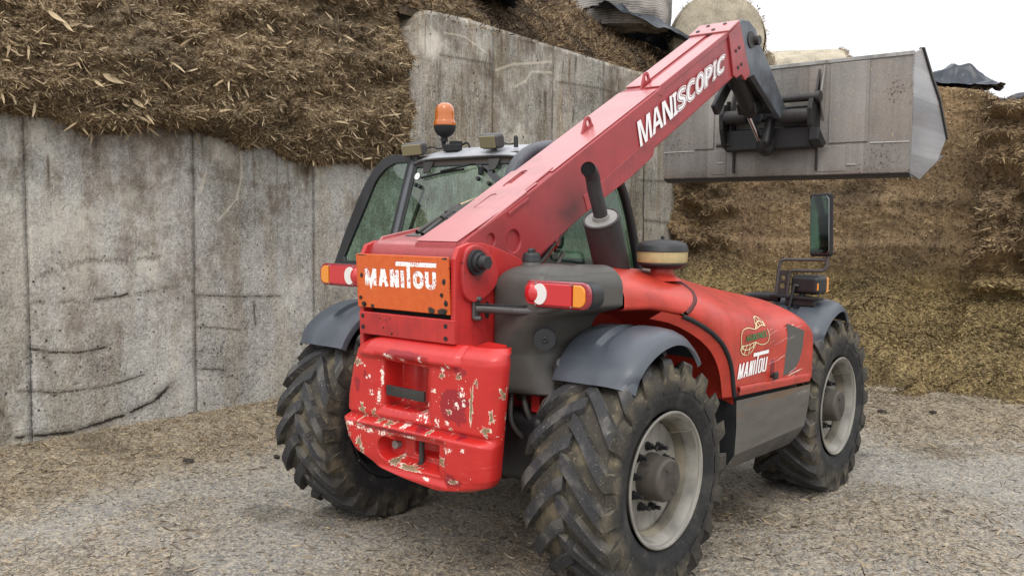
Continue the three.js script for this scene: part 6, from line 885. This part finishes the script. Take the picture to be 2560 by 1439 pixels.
  const st = canvasTex(128, 128, (ctx) => { ctx.clearRect(0, 0, 128, 128); ctx.fillStyle = 'rgb(245,245,245)'; ctx.beginPath(); ctx.arc(64, 64, 62, 0, 7); ctx.fill(); ctx.strokeStyle = 'rgb(150,150,155)'; ctx.lineWidth = 8; ctx.beginPath(); ctx.arc(46, 64, 24, 0.9, 5.4); ctx.stroke(); ctx.beginPath(); ctx.arc(92, 64, 24, 0.9, 5.4); ctx.stroke(); ctx.beginPath(); ctx.moveTo(70, 64); ctx.lineTo(92, 64); ctx.stroke(); });
  part('safety_sticker', cab, at(new THREE.CircleGeometry(0.024, 32), -1.012, 2.083, -0.458, -0.325), std({ map: st, roughness: 0.5 }), true);
  part('seat', cab, [rbox(0.44, 0.52, 0.1, -0.58, 1.62, -0.62, 0.04, -0.12, 0, 0, 3), rbox(0.46, 0.1, 0.44, -0.58, 1.36, -0.86, 0.04)], M.cabin);
  part('steering_wheel', cab, [at(new THREE.TorusGeometry(0.16, 0.013, 8, 32), -0.58, 1.62, -1.25, -0.7), rod([-0.58, 1.62, -1.25], [-0.58, 1.3, -1.5], 0.03), rod([-0.73, 1.62, -1.25], [-0.43, 1.62, -1.25], 0.009)], M.black);
  part('dashboard', cab, [rbox(0.7, 0.22, 0.2, -0.55, 1.42, -1.55, 0.05), rod([-0.22, 1.4, -0.95], [-0.2, 1.66, -0.9], 0.012), at(new THREE.SphereGeometry(0.035, 14, 10), -0.2, 1.68, -0.9)], M.cabin);
  // half door swung open
  const outer = [[-1.1, 2.232], [-1.24, 2.236], [-1.33, 2.232], [-1.39, 2.21], [-1.438, 2.162], [-1.475, 2.1], [-1.499, 2.055], [-1.535, 1.947], [-1.58, 1.73], [-1.612, 1.505], [-1.615, 1.47], [-1.1, 1.47]], inner = [[-1.13, 2.178], [-1.26, 2.176], [-1.335, 2.14], [-1.385, 2.085], [-1.41, 2.04], [-1.45, 1.87], [-1.5, 1.68], [-1.53, 1.545], [-1.515, 1.518], [-1.13, 1.518]];
  const tilt = (g) => { const p = g.attributes.position; for (let i = 0; i < p.count; i++) p.setZ(i, p.getZ(i) - 0.5 + (2.19 - p.getY(i)) * 0.336); g.computeVertexNormals(); return g; };
  const door = add('door_window', tilt(exZ(outer, -0.014, 0.014, 0.004, [inner.slice().reverse()])), M.black);
  part('door_glass', door, tilt(new THREE.ShapeGeometry(shapeOf(inner))), M.glass);
  // roof furniture
  const lampBox = (x, y, z, w, h, d, ry, tl) => { const l = part('work_lamp', cab, [rbox(w, h, d, x, y, z, 0.022, tl, ry, 0, 4)], M.black); };
  for (const [x, y, z, w, h, ry] of [[-1.05, 2.262, -0.47, 0.17, 0.088, 0.25], [-0.40, 2.285, -0.5, 0.165, 0.095, -0.15]]) {
    const l = add('work_lamp', [rbox(w, h, 0.08, x, y, z, 0.025, 0.25, ry, 0, 4), rbox(0.03, 0.05, 0.03, x, y - 0.055, z - 0.02, 0.008)], M.tubeGrey);
    part('lamp_lens', l, rbox(w * 0.86, h * 0.8, 0.012, 0, 0, 0.04, 0.006).applyMatrix4(new THREE.Matrix4().makeRotationFromEuler(new THREE.Euler(0.25, ry, 0))).translate(x, y, z), M.lampGlass);
  }
  const bx = -0.86, bz = -0.56, lat = (pts) => at(new THREE.LatheGeometry(pts.map((p) => new THREE.Vector2(p[0], p[1])), 40), bx, 0, bz);
  const be = add('beacon', [lat([[0.0, 2.338], [0.03, 2.34], [0.05, 2.353], [0.066, 2.375], [0.072, 2.4], [0.0715, 2.412]]), rod([bx, 2.345, bz], [bx - 0.005, 2.31, bz], 0.02, 0.026), tube([[bx - 0.005, 2.33, bz], [bx - 0.01, 2.29, bz], [bx + 0.01, 2.27, bz], [bx + 0.05, 2.25, bz]], 0.015), rbox(0.13, 0.045, 0.05, bx + 0.09, 2.262, bz + 0.02, 0.008), rbox(0.07, 0.03, 0.06, bx + 0.1, 2.292, bz, 0.008), tube([[bx + 0.15, 2.28, bz], [bx + 0.2, 2.29, bz], [bx + 0.22, 2.26, bz]], 0.007)], M.rubber);
  part('beacon_dome', be, lat([[0.0725, 2.412], [0.073, 2.422], [0.07, 2.442], [0.064, 2.45], [0.063, 2.49], [0.06, 2.52], [0.05, 2.542], [0.03, 2.556], [0.0, 2.56]]), new THREE.MeshPhysicalMaterial({ color: L3(0.62, 0.16, 0.012), roughness: 0.22, clearcoat: 1, clearcoatRoughness: 0.1, transmission: 0.25, thickness: 0, side: THREE.DoubleSide }));
  add('roof_aerial', [rod([-0.225, 2.24, -0.52], [-0.228, 2.3, -0.52], 0.014, 0.013), at(new THREE.SphereGeometry(0.013, 12, 8), -0.228, 2.3, -0.52)], M.black);
}
// ---- front corner: mirror, lamp and bracket
{
  const z = -2.15, b = add('front_bracket', [tube([[0.45, 1.25, z], [0.6, 1.285, z], [0.72, 1.29, z], [0.78, 1.288, z]], 0.032, 20, 14), rbox(0.34, 0.02, 0.08, 0.9, 1.298, z, 0.004, 0, 0, -0.03), rbox(0.2, 0.05, 0.05, 0.93, 1.265, z, 0.01)], M.black);
  part('bracket_plate', b, exZ([[0.745, 1.305], [0.83, 1.305], [0.84, 1.475], [0.765, 1.475]], z - 0.004, z + 0.004, 0.001, [capCirc(0.8, 1.37, 0.018, 16).reverse(), capCirc(0.805, 1.425, 0.015, 16).reverse()]), M.darksteel);
  part('bracket_handle', b, [rod([0.87, 1.23, z + 0.05], [0.895, 1.38, z + 0.03], 0.012), rod([0.895, 1.38, z + 0.03], [0.92, 1.375, z + 0.02], 0.011)], M.black);
  const m = add('mirror', rbox(0.17, 0.415, 0.04, 1.055, 1.785, z, 0.045, 0.0, -0.27, 0.035, 6), M.rubber);
  part('mirror_glass', m, exZ([...capCirc(0.042, 0.16, 0.03, 8, 0, Math.PI / 2), ...capCirc(-0.042, 0.16, 0.03, 8, Math.PI / 2, Math.PI), ...capCirc(-0.042, -0.16, 0.03, 8, Math.PI, Math.PI * 1.5), ...capCirc(0.042, -0.16, 0.03, 8, Math.PI * 1.5, Math.PI * 2)], 0.012, 0.022, 0.001).applyMatrix4(new THREE.Matrix4().makeRotationFromEuler(new THREE.Euler(0, -0.27, 0.035))).translate(1.055, 1.785, z), M.mirror);
  part('mirror_arm', m, [tube([[0.755, 1.3, z], [0.765, 1.42, z], [0.775, 1.51, z], [0.785, 1.535, z], [0.81, 1.548, z], [0.95, 1.552, z], [1.095, 1.555, z]], 0.0115, 60), tube([[0.835, 1.3, z], [0.84, 1.4, z], [0.848, 1.455, z], [0.87, 1.474, z], [1.0, 1.48, z], [1.07, 1.484, z], [1.095, 1.505, z], [1.1, 1.545, z], [1.1, 1.6, z]], 0.0115, 60)], M.tubeGrey);
  const hz = z - 0.02, h = add('head_lamp', [rbox(0.205, 0.125, 0.15, 0.965, 1.385, hz - 0.03, 0.03, 0.02, -0.1, 0, 5), rod([0.93, 1.29, hz], [0.935, 1.34, hz], 0.022), rod([0.93, 1.24, hz + 0.02], [0.93, 1.3, hz], 0.009)], M.black);
  part('indicator_lens', h, [rbox(0.034, 0.05, 0.012, 1.04, 1.375, hz + 0.042, 0.005, 0, 0.1, 0), rbox(0.008, 0.1, 0.03, 1.069, 1.385, hz - 0.08, 0.003, 0, -0.1, 0)], M.lensAmber);
  part('lamp_face', h, rbox(0.18, 0.11, 0.02, 0.97, 1.385, hz - 0.11, 0.01, 0, -0.1, 0), M.lampGlass);
}
renderer.render(scene, camera);
